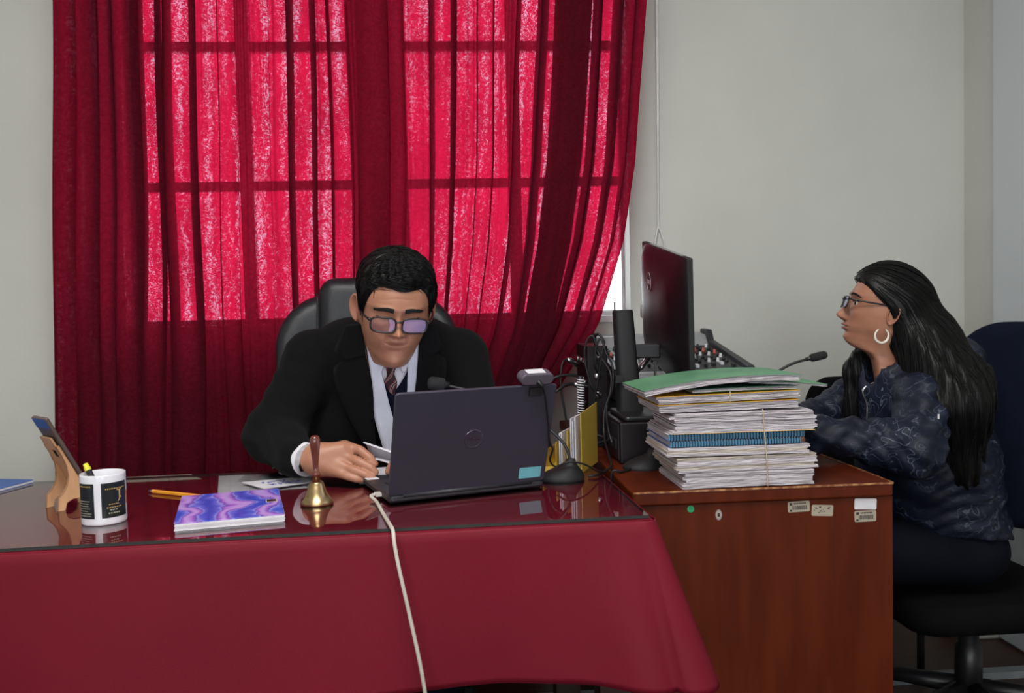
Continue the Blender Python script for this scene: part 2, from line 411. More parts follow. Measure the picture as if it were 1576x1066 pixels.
# ------------------------------------------------------------------ the room
XL, XR, YB, YF, ZC = -2.4, 1.845, 3.05, -3.0, 3.0
WX0, WX1, WZ0, WZ1 = -1.06, .64, 1.105, 2.62      # window opening in the back wall
b = MB().box(XL-.2, XR+.2, YF-.2, YB+.2, -.1, 0)
floor_o = struct(obj('floor', b, 'floor_wood'))
b = MB().box(XL-.2, XR+.2, YF-.2, YB+.2, ZC, ZC+.1); struct(obj('ceiling', b, 'ceiling'))
b = MB(); T = .2
b.box(XL-.2, WX0, YB, YB+T, 0, ZC); b.box(WX1, XR+.2, YB, YB+T, 0, ZC)
b.box(WX0, WX1, YB, YB+T, 0, WZ0); b.box(WX0, WX1, YB, YB+T, WZ1, ZC)
struct(obj('wall_back', b, 'wall'))
b = MB().box(XL-.2, XL, YF, YB, 0, ZC); struct(obj('wall_left', b, 'wall'))
b = MB().box(XR, XR+.2, YF, YB, 0, ZC); struct(obj('wall_right', b, 'wall'))
b = MB().box(XL, XR, YF-.2, YF, 0, ZC); struct(obj('wall_rear', b, 'wall'))
# pale pilaster standing proud of the right wall
b = MB().rbox(XR-.035, XR+.02, 2.30, 2.845, 0, ZC, .02, 4)
struct(obj('trim_1', b, 'white_trim', smooth=False))
# window: white frame, wide centre mullion, two casements with muntins, panes
wn = struct(bpy.data.objects.new('window_1', None)); COL.objects.link(wn)
yo0, yo1 = YB+.10, YB+.15
fr = MB()
fr.box(WX0, WX1, yo0, yo1, WZ0, WZ0+.022); fr.box(WX0, WX1, yo0, yo1, WZ1-.05, WZ1)
fr.box(WX0, WX0+.022, yo0, yo1, WZ0+.022, WZ1-.05); fr.box(WX1-.010, WX1, yo0, yo1, WZ0+.022, WZ1-.05)
obj('window_frame', fr, 'window_white', wn)
obj('mullion', MB().box(-.308, -.118, yo0-.02, yo1, WZ0+.022, WZ1-.05), 'window_white', wn)
zb = [WZ0+.022, 1.586, 2.062, WZ1-.05]
for (x0, x1) in ((WX0+.022, -.308), (-.118, WX1-.010)):
    xm = (x0+x1)/2
    obj('muntin', MB().box(xm-.022, xm+.022, yo0+.005, yo1-.005, zb[0], zb[3]), 'window_white', wn)
    for k in range(3):
        for (xa, xb) in ((x0, xm-.022), (xm+.022, x1)):
            if k < 2: obj('muntin', MB().box(xa, xb, yo0+.008, yo1-.008, zb[k+1]-.016, zb[k+1]+.016), 'window_white', wn)
            za = zb[k]+(.016 if k else 0); zt = zb[k+1]-(.016 if k < 2 else 0)
            obj('pane', MB().box(xa, xb, yo0+.022, yo0+.025, za, zt), 'pane', wn)
obj('window_sill', MB().rbox(WX0-.0, WX1+.0, YB-.015, YB+.10, WZ0-.02, WZ0+.004, .006), 'window_white', wn)
# small iron casement stay on the sill, beside the curtain edge
obj('casement_stay', MB().tube([(.60, YB+.085, WZ0+.012), (.60, YB+.085, WZ0+.05)], .004, 8).tube([(.60, YB+.085, WZ0+.02), (.53, YB+.085, WZ0+.02)], .003, 6), 'steel', wn)
# windows behind the camera
for k, xc in enumerate((-1.15, .75)):
    r = struct(bpy.data.objects.new('window_%d' % (k+2), None)); COL.objects.link(r)
    f2 = MB()
    for (a0, a1, c0, c1) in ((-.82, -.75, .83, 2.67), (.75, .82, .83, 2.67), (-.75, .75, .83, .9), (-.75, .75, 2.6, 2.67)):
        f2.box(xc+a0, xc+a1, YF, YF+.07, c0, c1)
    obj('window_frame', f2, 'window_white', r)
    obj('pane', MB().box(xc-.75, xc+.75, YF+.01, YF+.014, .9, 2.6), 'pane', r)
# ceiling lamp housing around the panel light
tl = thing('ceiling_lamp', 'square white ceiling light panel above the table', 'ceiling light', (-.2, .6, 2.95))
f2 = MB()
for (a0, a1, c0, c1) in ((-.64, -.60, -.64, .64), (.60, .64, -.64, .64), (-.6, .6, -.64, -.6), (-.6, .6, .6, .64)):
    f2.box(-.2+a0, -.2+a1, .6+c0, .6+c1, 2.92, 3.0)
obj('lamp_frame', f2, 'white_paint', tl)
obj('lamp_tray', MB().box(-.8, .4, 0, 1.2, 2.955, 3.0), 'white_paint', tl)

# blind cord hanging down the back wall
cord = thing('blind_cord', 'thin white pull cord looped down the wall beside the curtain', 'cord', (.738, 3.03, 1.35))
pts = [(.745, 3.035, 2.95), (.744, 3.035, 2.2), (.741, 3.035, 1.8), (.738, 3.035, 1.45), (.732, 3.035, 1.39), (.722, 3.035, 1.33), (.70, 3.035, 1.12)]
obj('cord_strand', MB().tube(spline(pts, 10), .0030, 6), 'white_paint', cord, True)
pts = [(.751, 3.036, 2.95), (.749, 3.036, 2.2), (.744, 3.036, 1.8), (.739, 3.036, 1.45), (.748, 3.036, 1.39), (.758, 3.036, 1.33), (.75, 3.036, 1.12)]
obj('cord_strand', MB().tube(spline(pts, 10), .0030, 6), 'white_paint', cord, True)

# curtains: two gathered panels on a rod
rod = thing('curtain_rod', 'dark metal curtain rod above the window', 'curtain rod', (-.2, 2.86, 2.72))
obj('rod', MB().tube([(-1.35, 2.86, 2.725), (.95, 2.86, 2.725)], .012, 12), 'black_plastic', rod, True)
for x in (-1.36, .96): obj('finial', MB().lathe([(0, -.03), (.02, -.018), (.026, 0), (.02, .018), (0, .03)], 16, Tr(x, 2.86, 2.72) @ Ry(PI/2)), 'black_plastic', rod, True)
for x in (-1.3, .9): obj('bracket', MB().box(x-.01, x+.01, 2.86, 3.05, 2.70, 2.715), 'black_plastic', rod)

def panel(name, label, xl, xr, folds, seed, y0=2.85):
    # folds: list of (width weight, depth, overlap); xl(z), xr(z) edges
    rng = np.random.RandomState(seed)
    nu, nz = 560, 84
    ws = np.array([f[0] for f in folds], float); cs = np.concatenate([[0], np.cumsum(ws)])/ws.sum()
    u = np.linspace(0, 1, nu); k = np.clip(np.searchsorted(cs, u, 'right')-1, 0, len(folds)-1)
    t = (u-cs[k])/(cs[k+1]-cs[k])
    dep = np.array([f[1] for f in folds])[k]; ov = np.array([f[2] for f in folds])[k]; wid = (cs[k+1]-cs[k])
    env = np.sin(PI*t)**2
    fy = dep*(.5-.5*np.cos(2*PI*t))                    # bulges into the room
    fx = -.30*ov*np.sin(2*PI*t)*wid
    rip = sum(rng.uniform(.2, 1)*np.sin(2*PI*(f*u+rng.rand())) for f in (23, 37, 51))*.0022
    Z = np.linspace(2.705, .03, nz); V = []; UV = []
    L = np.concatenate([[0], np.cumsum(np.hypot(np.diff(u+fx*1.)*1.0, np.diff(fy)))])
    ph = rng.rand(6)*6.28
    for z in Z:
        a, c = xl(z), xr(z); g = (2.72-z)/2.7
        sway = .006*np.sin(3.1*z+ph[0]+9*u)+.004*np.sin(5.7*z+ph[1]+17*u)
        amp = 1+.22*np.sin(1.7*z+ph[2]+11*u)*g
        x = a+(c-a)*(u+fx*amp)+sway*g*1.5
        y = y0-fy*amp-rip*(1+.6*math.sin(4*z))-.004*np.sin(6*z+25*u)*g
        V += list(zip(x, y, [z]*nu)); UV += list(zip(L*(.95), [z]*nu))
    F = [(i*nu+j, i*nu+j+1, (i+1)*nu+j+1, (i+1)*nu+j) for i in range(nz-1) for j in range(nu-1)]
    mb = MB(); mb.v = V; mb.f = F; mb.m = [0]*len(F)
    o = obj(name, mb, 'curtain_velvet', None, True, uv=UV)
    return tag(o, label, 'curtain')
lerp = lambda z, tab: float(np.interp(z, [t[0] for t in tab], [t[1] for t in tab]))
panel('curtain', 'dark red curtain panel left of the window mullion, lit through by daylight',
      lambda z: lerp(z, [(0, -1.235), (.64, -1.215), (2.1, -1.165), (2.72, -1.15)]),
      lambda z: lerp(z, [(0, -.230), (2.72, -.230)]),
      [(1.25, .03, .8), (1.0, .05, 1.2), (.9, .035, 1.2), (1.1, .045, 1.6), (.8, .03, 2.2), (.85, .018, .1), (.8, .032, 2.6), (1.5, .016, .05), (.9, .020, .7), (1.6, .015, .05), (1.3, .018, .3), (.8, .032, 2.3), (1.1, .015, .05), (.8, .028, 1.4), (1.0, .004, .1)], 3)
panel('curtain', 'dark red curtain panel right of the window mullion, its lower corner pulled inward',
      lambda z: lerp(z, [(0, -.243), (2.72, -.243)]),
      lambda z: lerp(z, [(0, .27), (.6, .28), (.8, .31), (1.08, .485), (1.35, .57), (1.6, .615), (2.1, .662), (2.72, .69)]),
      [(1.3, .045, 1.2), (1.0, .025, .6), (1.6, .016, .05), (.8, .034, 2.2), (1.5, .015, .05), (.8, .024, 1.0), (1.5, .016, .05), (.8, .034, 2.0), (.6, .02, .2), (.8, .045, 3.2), (.8, .05, 3.4), (.7, .05, 3.0), (.55, .03, .3), (.7, .04, 2.4), (.8, .035, 1.6), (.8, .03, .5)], 11, 2.832)

# ------------------------------------------------------------------ the long table with its cloth and glass
TA = math.radians(2.3); TM = Tr(.366, 1.616, 0) @ Rz(TA)
t = thing('office_table', 'long table under the dark red cloth', 'table', (-.55, 1.9, 0), TA)
obj('table_top', MB().box(-1.80, .004, -.004, .65, .715, .7455, TM), 'dark_wood', t)
for (x, y) in ((-1.75, .04), (-.06, .04), (-1.75, .58), (-.06, .58)):
    obj('leg', MB().box(x-.03, x+.03, y-.03+.03, y+.03+.03, 0, .715, TM), 'dark_wood', t)
obj('apron', MB().box(-1.72, -.09, .56, .58, .665, .715, TM), 'dark_wood', t)
# cloth: flat top, front drop, flared corner, right drop
def cloth():
    path = []          # (x, y, nx, ny, corner weight)
    for x in np.linspace(-1.83, -.02, 130): path.append((x, -.008, 0, -1, max(0, 1-abs(x)/.30)))
    for a in np.linspace(0, PI/2, 22): path.append((-.012+.02*math.sin(a), .012-.02*math.cos(a), math.sin(a), -math.cos(a), 1))
    for y in np.linspace(.02, .655, 40): path.append((.008, y, 1, 0, max(0, 1-y/.19)))
    rows = []; D = [0, .004, .010] + list(np.linspace(.02, .292, 26))
    for d in D:
        r = []
        for i, (x, y, nx, ny, w) in enumerate(path):
            g = d/.3; c = w*w*(3-2*w)
            off = .002 + .004*min(1, d/.01)
            if nx < .5:
                off += g*(.006+.008*math.sin(x*7.1+.6)+.006*math.sin(x*13+2))
                off += c*g*.035
                fold = c*g*.018*math.sin((x+.30)*34)
                off += fold
            else:
                off += c*g*.055 - (1-c)*0
            if 0 < nx < 1 or w == 1: off = .006 + g*(.065+.012*math.sin(3*math.atan2(nx, -ny)))
            hang = d*(1+.02*math.sin(x*5)) + (.012*c*g)
            px, py = x+nx*off, y+ny*off
            if w > 0 and nx < .99: px += c*g*.055
            r.append(TM @ Vector((px, py, .7485-hang)))
        rows.append(r)
    top = []
    for yy in np.linspace(.655, .012, 10):
        top.append([TM @ Vector((xx, yy, .7485)) for xx in np.linspace(-1.83, .006, 40)])
    return rows, top
rows, top = cloth()
mb = MB().grid(rows); 
mb.grid(top)
# closing strip between the flat top and the front drop
mb.add([TM @ Vector((-1.83, .012, .7485)), TM @ Vector((.006, .012, .7485)), TM @ Vector((.006, -.0095, .7484)), TM @ Vector((-1.83, -.0095, .7484))], [(0, 1, 2, 3)])
tc = obj('tablecloth', mb, 'cloth', None, True, solid=.0014)
tag(tc, 'plain dark red tablecloth hanging over the front of the long table', 'tablecloth')
# glass plate
g = MB().box(-1.80, 0, 0, .645, .7502, .7562, TM)
g.m = [2, 0, 1, 1, 1, 1]
gl = obj('glass_top', g, ['table_glass', 'glass_edge', 'glass_under'])
tag(gl, 'clear glass sheet with a dark edge covering the table top', 'glass sheet')
ZT = .7563
def flat_sheet(name, label, cat, pts, z, material, th=.0006, group=None):
    M = Matrix.Identity(4); mb = MB().prism(pts, z, z+th, M)
    return tag(obj(name, mb, material), label, cat, group)

# ------------------------------------------------------------------ the side desk
sd = thing('side_desk', 'reddish brown wooden side desk carrying the paper stack', 'desk', (.66, 2.4, 0))
obj('desk_top', MB().rbox(.378, .942, 1.818, 3.02, .7245, .755, .006), 'desk_wood', sd, bevel=.002)
obj('end_panel', MB().box(.392, .944, 1.826, 1.85, 0, .7235), 'desk_wood', sd, bevel=.0015)
obj('end_panel', MB().box(.392, .94, 2.985, 3.01, 0, .7235), 'desk_wood', sd)
obj('modesty_panel', MB().box(.40, .42, 1.85, 2.985, .12, .7235), 'desk_wood', sd)
obj('edge_band', MB().box(.380, .941, 1.8165, 1.8185, .7515, .7555), 'desk_edge', sd)
obj('edge_band', MB().box(.9415, .9432, 1.82, 2.4, .7515, .7555), 'desk_edge', sd)
def sticker(x0, x1, z0, z1, material, tilt=0., code=None):
    xc, zc = (x0+x1)/2, (z0+z1)/2; M = Tr(xc, 1.8258, zc) @ Ry(tilt) @ Rx(PI/2); w, h = x1-x0, z1-z0
    mb = MB().rbox(-w/2, w/2, -h/2, h/2, 0, .0006, .003, 3, M)
    s = obj('sticker', mb, material, sd)
    if code:
        rng = random.Random(code); m2 = MB(); x = -w*.30
        if code != 2:
            while x < w*.36:
                bw = rng.choice((.0005, .0008, .0013)); m2.box(x, x+bw, -h*.28, h*.10, .0006, .0008, M); x += bw+rng.choice((.0006, .0011))
            m2.box(-w*.42, -w*.30, h*.15, h*.38, .0006, .0008, M); m2.box(-w*.42, -w*.32, -h*.42, -h*.25, .0006, .0008, M)
            for k in range(8): m2.box(-w*.22+k*w*.07, -w*.22+k*w*.07+w*.05, h*.24, h*.36, .0006, .0008, M)
        else:
            for k in range(16):
                a, c = rng.uniform(-.42, .30)*w, rng.uniform(-.3, .3)*h; m2.box(a, a+rng.uniform(.02, .1)*w, c, c+h*.07, .0006, .0008, M)
        obj('print', m2, 'ink', s)
    return s
sticker(.713, .761, .698, .721, 'sticker_tan', -.03, 1)
sticker(.765, .812, .687, .711, 'sticker_tan', .06, 2)
sticker(.859, .908, .697, .721, 'sticker_white', .04)
sticker(.859, .907, .671, .695, 'sticker_tan', -.01, 3)
M = Tr(.503, 1.8258, .714) @ Rx(PI/2)
s = obj('sticker', MB().lathe([(.0001, 0), (.0075, 0), (.0075, .0006), (.0001, .0006)], 24, M), 'sticker_green', sd)
v, f = text_mesh('11', .006, M @ Tr(0, 0, .0007), .0001); obj('print', MB().add(v, f), 'ink', s)
M = Tr(.563, 1.8258, .699) @ Rx(PI/2) @ Matrix.Diagonal((.62, 1, 1, 1))
s = obj('sticker', MB().lathe([(.0001, 0), (.0115, 0), (.0115, .0006), (.0001, .0006)], 24, M), 'sticker_grey', sd)
obj('print', MB().lathe([(.0001, .0006), (.0085, .0006), (.0085, .0008), (.0001, .0008)], 24, M), 'sticker_tan', s)
obj('print', MB().box(-.004, .004, -.004, .004, .0008, .0009, M), 'ink', s)

# floor cable cover and the beige socket box by the right wall
o = obj('cable_cover', MB().add([(x, y, z) for x in (.2, 1.80) for (y, z) in ((2.50, 0), (2.515, .014), (2.555, .014), (2.57, 0))], [(0, 1, 5, 4), (1, 2, 6, 5), (2, 3, 7, 6), (3, 0, 4, 7), (0, 3, 2, 1), (4, 5, 6, 7)]), 'duct')
tag(o, 'grey cable cover strip lying across the dark floor', 'cable cover')
bx = thing('socket_box', 'small beige plastic box on the floor behind the chair', 'box', (1.77, 2.88, 0))
obj('case', MB().rbox(1.70, 1.84, 2.80, 2.97, 0, .085, .012), 'beige_plastic', bx)
obj('lid', MB().rbox(1.697, 1.843, 2.797, 2.973, .085, .10, .012), 'beige_plastic', bx)
obj('handle', MB().tube(spline([(1.70, 2.83, .06), (1.675, 2.84, .055), (1.675, 2.92, .055), (1.70, 2.93, .06)], 6), .006, 8), 'soft_black', bx, True)
# ------------------------------------------------------------------ things lying on the long table
flat_sheet('document', 'pale printed sheet under the glass behind the orange pen', 'paper', [(-.895, 2.175), (-.60, 2.19), (-.645, 2.262), (-.89, 2.25)], .7496, 'old_paper', .0004)
o = flat_sheet('document', 'printed sheet under the glass beneath the handwritten card', 'paper', [(-.515, 2.0), (-.310, 2.03), (-.352, 2.262), (-.575, 2.252)], .7496, 'paper', .0004)
mb = MB()
for k in range(9):
    y = 2.235-k*.012; mb.box(-.505, -.375-.02*(k % 3), y, y+.004, .7500, .7501)
obj('print', mb, 'ink', o)
o = flat_sheet('note_card', 'white card with blue handwriting beside the hand bell', 'card', [(-.483, 2.093), (-.414, 2.003), (-.311, 2.064), (-.354, 2.132)], ZT+.0002, 'paper', .0007)
rng = random.Random(5); mb = MB()
U0 = Vector((-.41, 2.02, 0)); du = Vector((.092, .055, 0)); dv = Vector((-.058, .082, 0))
for row, n in ((.22, 7), (.52, 5)):
    for k in range(n):
        a = .14+k*.105+rng.uniform(-.01, .01); P = []
        for q in range(5): P.append(U0+du*(a+rng.uniform(-.035, .04))+dv*(row+rng.uniform(-.1, .1))+Vector((0, 0, ZT+.0012)))
        mb.tube(spline(P, 4), .0006, 4)
obj('handwriting', mb, 'ink_blue', o)

# orange pen
pen = thing('pen', 'orange pen with black end lying behind the marbled notebook', 'pen', (-.59, 1.965, ZT))
p0, p1 = Vector((-.669, 2.014, ZT+.0042)), Vector((-.511, 1.916, ZT+.0042)); d = (p1-p0)
obj('barrel', MB().tube([p0+d*.08, p0+d*.90], .0042, 6), 'pencil_yellow', pen)
obj('tip', MB().tube([p0, p0+d*.03, p0+d*.08], [.0008, .0016, .0040], 10), 'steel', pen, True)
obj('end_plug', MB().tube([p0+d*.90, p0+d*.99, p0+d], [.0041, .0038, .002], 10), 'soft_black', pen, True)

# marbled notebook
A = math.radians(13); NM = Tr(-.503, 1.640, ZT) @ Rz(A)
nb = thing('notebook', 'closed notebook with blue and purple marbled cover', 'notebook', (-.45, 1.77, ZT), A)
mb = MB()
for k in range(6):
    dx, dy = rng.uniform(-.001, .001), rng.uniform(-.001, .0012); mb.box(.002+dx, .196+dx, .001+dy, .262+dy, .0012+k*.0018, .0028+k*.0018, NM)
obj('pages', mb, 'paper', nb)
obj('cover', MB().rbox(.0, .196, .0, .262, 0, .0011, .004, 3, NM), 'sticker_white', nb)
obj('cover', MB().rbox(.0, .196, .004, .262, .0122, .0134, .004, 3, NM), 'marbled_cover', nb)
lb = obj('cover_label', MB().rbox(.166, .188, .125, .150, .0134, .0138, .002, 2, NM), 'old_paper', nb)
obj('print', MB().rbox(.168, .186, .127, .148, .0138, .0140, .002, 2, NM), 'dark_wood', lb)

# blue notebook at the far left
c = Vector((-.994, 2.195, 0)); d1 = Vector((-.28, -.96, 0)); M = frame_from(c+Vector((0, 0, ZT)), -Vector((.96, -.28, 0)), d1)
nb = thing('notebook', 'thin notebook with plain blue cover at the left end of the table', 'notebook', (-1.15, 2.15, ZT))
obj('pages', MB().box(0.001, .27, .001, .19, .0008, .006, M), 'paper', nb)
obj('cover', MB().rbox(0, .27, 0, .19, .006, .0072, .004, 3, M), 'blue_card', nb)
obj('cover', MB().rbox(0, .27, 0, .19, 0, .0008, .004, 3, M), 'blue_card', nb)

# phone stand and phone
SM = frame_from((-.794, 1.851, ZT), (.72, .69, 0), (0, 0, 1))       # local x = facing, y = up, z = width (towards the camera side)
prof = [(0, 0), (.002, .026), (.012, .036), (.02, .05), (.0235, .068), (.021, .09), (.012, .113), (.002, .132), (.008, .134), (.046, .060), (.056, .050), (.070, .056), (.078, .050), (.076, .022), (.084, 0), (.064, 0), (.061, .014), (.05, .021), (.03, .021), (.018, .015), (.0145, 0)]
st = thing('phone_stand', 'small plywood phone stand with two curved side pieces', 'phone stand', (-.79, 1.90, ZT))
for w in (-.0045, -.0645):
    s = obj('side_plate', MB().prism(prof, w, w+.0045, SM), 'stand_wood', st, bevel=.0004)
    inner = MB()
    for off in (-.0002, .0045): inner.tube([SM @ Vector((x, y, w+off+.0001)) for (x, y) in prof], .0005, 4, closed=True)
    obj('burnt_edge', inner, 'stand_edge', s)
# crosspiece with a slot, lying behind the phone
CM = SM @ Tr(.0455, .058, 0) @ Matrix.Rotation(math.radians(27.2), 4, 'Z')
cp = MB()
cp.box(-.0052, -.0012, .0, .055, -.060, -.0045, CM); cp.box(-.0052, -.0012, .075, .105, -.060, -.0045, CM); cp.box(-.0052, -.0012, .055, .075, -.060, -.048, CM); cp.box(-.0052, -.0012, .055, .075, -.016, -.0045, CM)
obj('back_plate', cp, 'stand_wood', st)
ph = thing('smartphone', 'smartphone leaning on the plywood stand', 'phone', (-.76, 1.93, ZT+.055))
pc = MB().rbox(.0022, .0105, -.066, .006, .0, .148, .003, 3, CM @ Matrix(((1, 0, 0, 0), (0, 0, 1, 0), (0, 1, 0, 0), (0, 0, 0, 1))))
obj('case', pc, 'phone_case', ph, bevel=.001)
obj('screen', MB().box(.0106, .0110, .004, .144, -.063, .003, CM), 'phone_glass', ph)
obj('back_panel', MB().box(.0018, .0021, .124, .146, -.064, .004, CM), 'blue_card', ph)

# mug with printed panels
mc = Vector((-.664, 1.747, ZT)); fa = math.atan2(-1.747, .664)
mg = thing('mug', 'white mug printed with dark panels and a gold letter', 'mug', mc)
obj('body', MB().lathe([(.001, .0035), (.036, .0035), (.0395, .0), (.0405, .002), (.041, .006), (.041, .092), (.0405, .0945), (.039, .095), (.0378, .0935), (.0374, .010), (.001, .008)], 56, None, mc), 'ceramic', mg, True)
def wrap(a, z, r=.0412): return mc+Vector((r*math.cos(a), r*math.sin(a), z))
hp = [wrap(fa+2.95, .078, .040), wrap(fa+2.95, .078, .058), wrap(fa+2.95, .062, .068), wrap(fa+2.95, .040, .067), wrap(fa+2.95, .022, .056), wrap(fa+2.95, .020, .040)]
obj('handle', MB().tube(spline(hp, 8), .0052, 10), 'ceramic', mg, True)
D = math.radians
def wrap_panel(a0, a1, z0, z1, r=.0412): return MB().grid([[wrap(fa+D(a), z, r) for a in np.linspace(a0, a1, 24)] for z in np.linspace(z0, z1, 3)])
pn1 = obj('print_panel', wrap_panel(-78, -24, .014, .080), 'mug_print', mg, True)
pn2 = obj('print_panel', wrap_panel(-6, 66, .014, .080), 'mug_print', mg, True)
obj('print_panel', wrap_panel(68, 82, .034, .060), 'red_print', mg, True)
def wrap_text(s, size, ang, z, m, par, shear=0.):
    v, f = text_mesh(s, size, Matrix.Identity(4), 0, shear=shear)
    v = [wrap(fa+D(ang)+p.x/.041, z+p.y, .0414) for p in v]; return obj('lettering', MB().add(v, f), m, par)
J = [(-.0052, .0125), (.0048, .0135), (.0062, .0120), (.0036, .0105), (.0030, -.0010), (.0052, -.0030), (.0060, -.0050), (.0034, -.0046), (.0022, -.0075), (-.0010, -.0105), (-.0048, -.0125), (-.0026, -.0095), (-.0006, -.0060), (-.0008, .0095), (-.0030, .0105), (-.0056, .0095)]
obj('lettering', MB().add([wrap(fa+D(40)+x/.041*.9, .0545+z, .0414) for (x, z) in J], [tuple(range(len(J)))]), 'gold_print', pn2)
rng = random.Random(3)
def dashes(a0, a1, z, h, m, par):
    mb = MB(); a = a0
    while a < a1:
        w = rng.uniform(2, 6); mb.grid([[wrap(fa+D(q), zz, .0414) for q in (a, min(a+w, a1))] for zz in (z, z+h)]); a += w+1.6
    obj('lettering', mb, m, par)
dashes(4, 58, .0675, .0022, 'gold_print', pn2); dashes(12, 40, .0385, .0016, 'gold_print', pn2); dashes(6, 46, .0325, .0018, 'gold_print', pn2)
dashes(14, 34, .0275, .0022, 'grey_print', pn2); dashes(10, 40, .0215, .0024, 'grey_print', pn2)
dashes(-70, -32, .0735, .002, 'gold_print', pn1)
for k in range(7): dashes(-74, -32-rng.uniform(0, 12), .046-k*.0046, .0017, 'grey_print', pn1)
# highlighter in the mug
hl = thing('highlighter', 'highlighter with yellow cap standing in the mug', 'pen', mc+Vector((-.015, .01, .01)))
h0 = mc+Vector((.012, -.004, .012)); h1 = mc+Vector((-.034, .006, .112)); d = h1-h0
obj('barrel', MB().tube([h0, h0+d*.87], .0058, 12), 'soft_black', hl, True)
obj('cap', MB().tube([h0+d*.87, h0+d*.875, h0+d*.93, h0+d*.935, h0+d*.99, h0+d], [.0058, .0062, .0062, .0050, .0048, .003], 12), 'highlighter', hl)

# hand bell
bc = (-.273, 1.828, ZT)
bl = thing('hand_bell', 'brass hand bell with turned wooden handle', 'bell', bc)
bell = [(.0320, .0), (.0333, .002), (.0322, .006), (.0285, .011), (.0245, .016), (.0210, .023), (.0180, .031), (.0160, .038), (.0148, .0425), (.0135, .045), (.0120, .0462), (.0005, .0462)]
obj('bell_body', MB().lathe(bell+[(.0005, .044), (.011, .043), (.0165, .030), (.0265, .008), (.0310, .0)][::1], 48, None, bc), 'brass', bl, True)
obj('rim_bead', MB().tube([(bc[0]+.0322*math.cos(a), bc[1]+.0322*math.sin(a), ZT+.0045) for a in np.linspace(0, 2*PI, 48, False)], .0014, 6, closed=True), 'brass', bl, True)
obj('handle', MB().lathe([(.0005, .046), (.0078, .046), (.0076, .057), (.0088, .0578), (.0090, .0625), (.0082, .0645), (.0060, .068), (.0056, .074), (.0060, .083), (.0072, .096), (.0088, .108), (.0100, .118), (.0106, .126), (.0102, .133), (.0080, .138), (.0045, .1405), (.0005, .141)], 32, None, bc), 'bell_wood', bl, True)
obj('clapper', MB().tube([(bc[0], bc[1], ZT+.044), (bc[0], bc[1], ZT+.012), (bc[0], bc[1], ZT+.004)], [.001, .002, .006], 10), 'brass', bl, True)

# ------------------------------------------------------------------ laptop
LA = math.radians(18.5); LM = Tr(-.125, 1.790, ZT) @ Rz(LA); LW = .345; LEAN = math.radians(20)
lp = thing('laptop', 'open dark grey laptop seen from behind its lid', 'laptop', (.0, 1.93, ZT), LA)
base = obj('base', MB().rbox(0, LW, .0, .235, .003, .0175, .010, 4, LM), 'laptop_dark', lp)
for (x, y) in ((.02, .02), (.325, .02), (.02, .215), (.325, .215)): obj('foot', MB().box(x-.012, x+.012, y-.004, y+.004, 0, .0032, LM), 'rubber', base)
kb = [MB() for _ in range(1)]
for r in range(5):
    for k in range(14):
        x = .028+k*.0207; y = .045+r*.0195; obj('key', MB().box(x, x+.0178, y, y+.0165, .0175, .0188, LM), 'key_black', base)
obj('touchpad', MB().rbox(.12, .225, .158, .222, .0175, .0178, .004, 3, LM), 'laptop_lid', base)
obj('port_plug', MB().box(-.012, .004, .055, .073, .007, .014, LM), 'cream_cable', base)
obj('side_label', MB().box(.002, .03, .19, .215, .0175, .0178, LM), 'sticker_white', base)
HM = LM @ Tr(0, .004, .0175) @ Rx(LEAN)       # local y = outwards from the screen side, z = up the lid
lid = obj('lid', MB().rbox(0, LW, 0, .228, -.0035, .0035, .008, 4, HM @ Rx(PI/2)), 'laptop_lid', lp)
# HM @ Rx(90): local (x, y, z) -> up the lid is y, z points towards -y (camera side)
LF = HM @ Rx(PI/2)
obj('screen', MB().box(.008, LW-.008, .016, .220, -.0042, -.0035, LF), 'screen_glow', lid)
obj('hinge', MB().tube([LM @ Vector((.03, .003, .015)), LM @ Vector((.315, .003, .015))], .005, 10), 'laptop_dark', lp, True)
lg = MB().tube([LF @ Vector((.171+.0195*math.cos(a), .1165+.0195*math.sin(a), .0037)) for a in np.linspace(0, 2*PI, 56, False)], .0006, 6, closed=True)
v, f = text_mesh('D', .0112, LF @ Tr(.1605, .1165, .0037), .0003); lg.add(v, f)
v, f = text_mesh('E', .0112, LF @ Tr(.1686, .1165, .0037) @ Matrix.Rotation(.6, 4, 'Z'), .0003); lg.add(v, f)
v, f = text_mesh('L', .0112, LF @ Tr(.1755, .1165, .0037), .0003); lg.add(v, f)
v, f = text_mesh('L', .0112, LF @ Tr(.1822, .1165, .0037), .0003); lg.add(v, f)
obj('logo', lg, 'logo_metal', lid)
sk = obj('sticker', MB().rbox(.283, .334, .010, .036, .0035, .0039, .002, 3, LF), 'sticker_blue', lid)
mb = MB().tube([LF @ Vector((.314+.006*math.cos(a), .0245+.005*math.sin(a), .004)) for a in np.linspace(0, 2*PI, 20, False)], .0003, 4, closed=True)
v, f = text_mesh('12', .006, LF @ Tr(.314, .0245, .0039), .0001); mb.add(v, f)
for k in range(9): mb.box(.290+k*.0042, .2925+k*.0042, .0125, .0145, .0039, .0041, LF)
obj('print', mb, 'ink', sk)

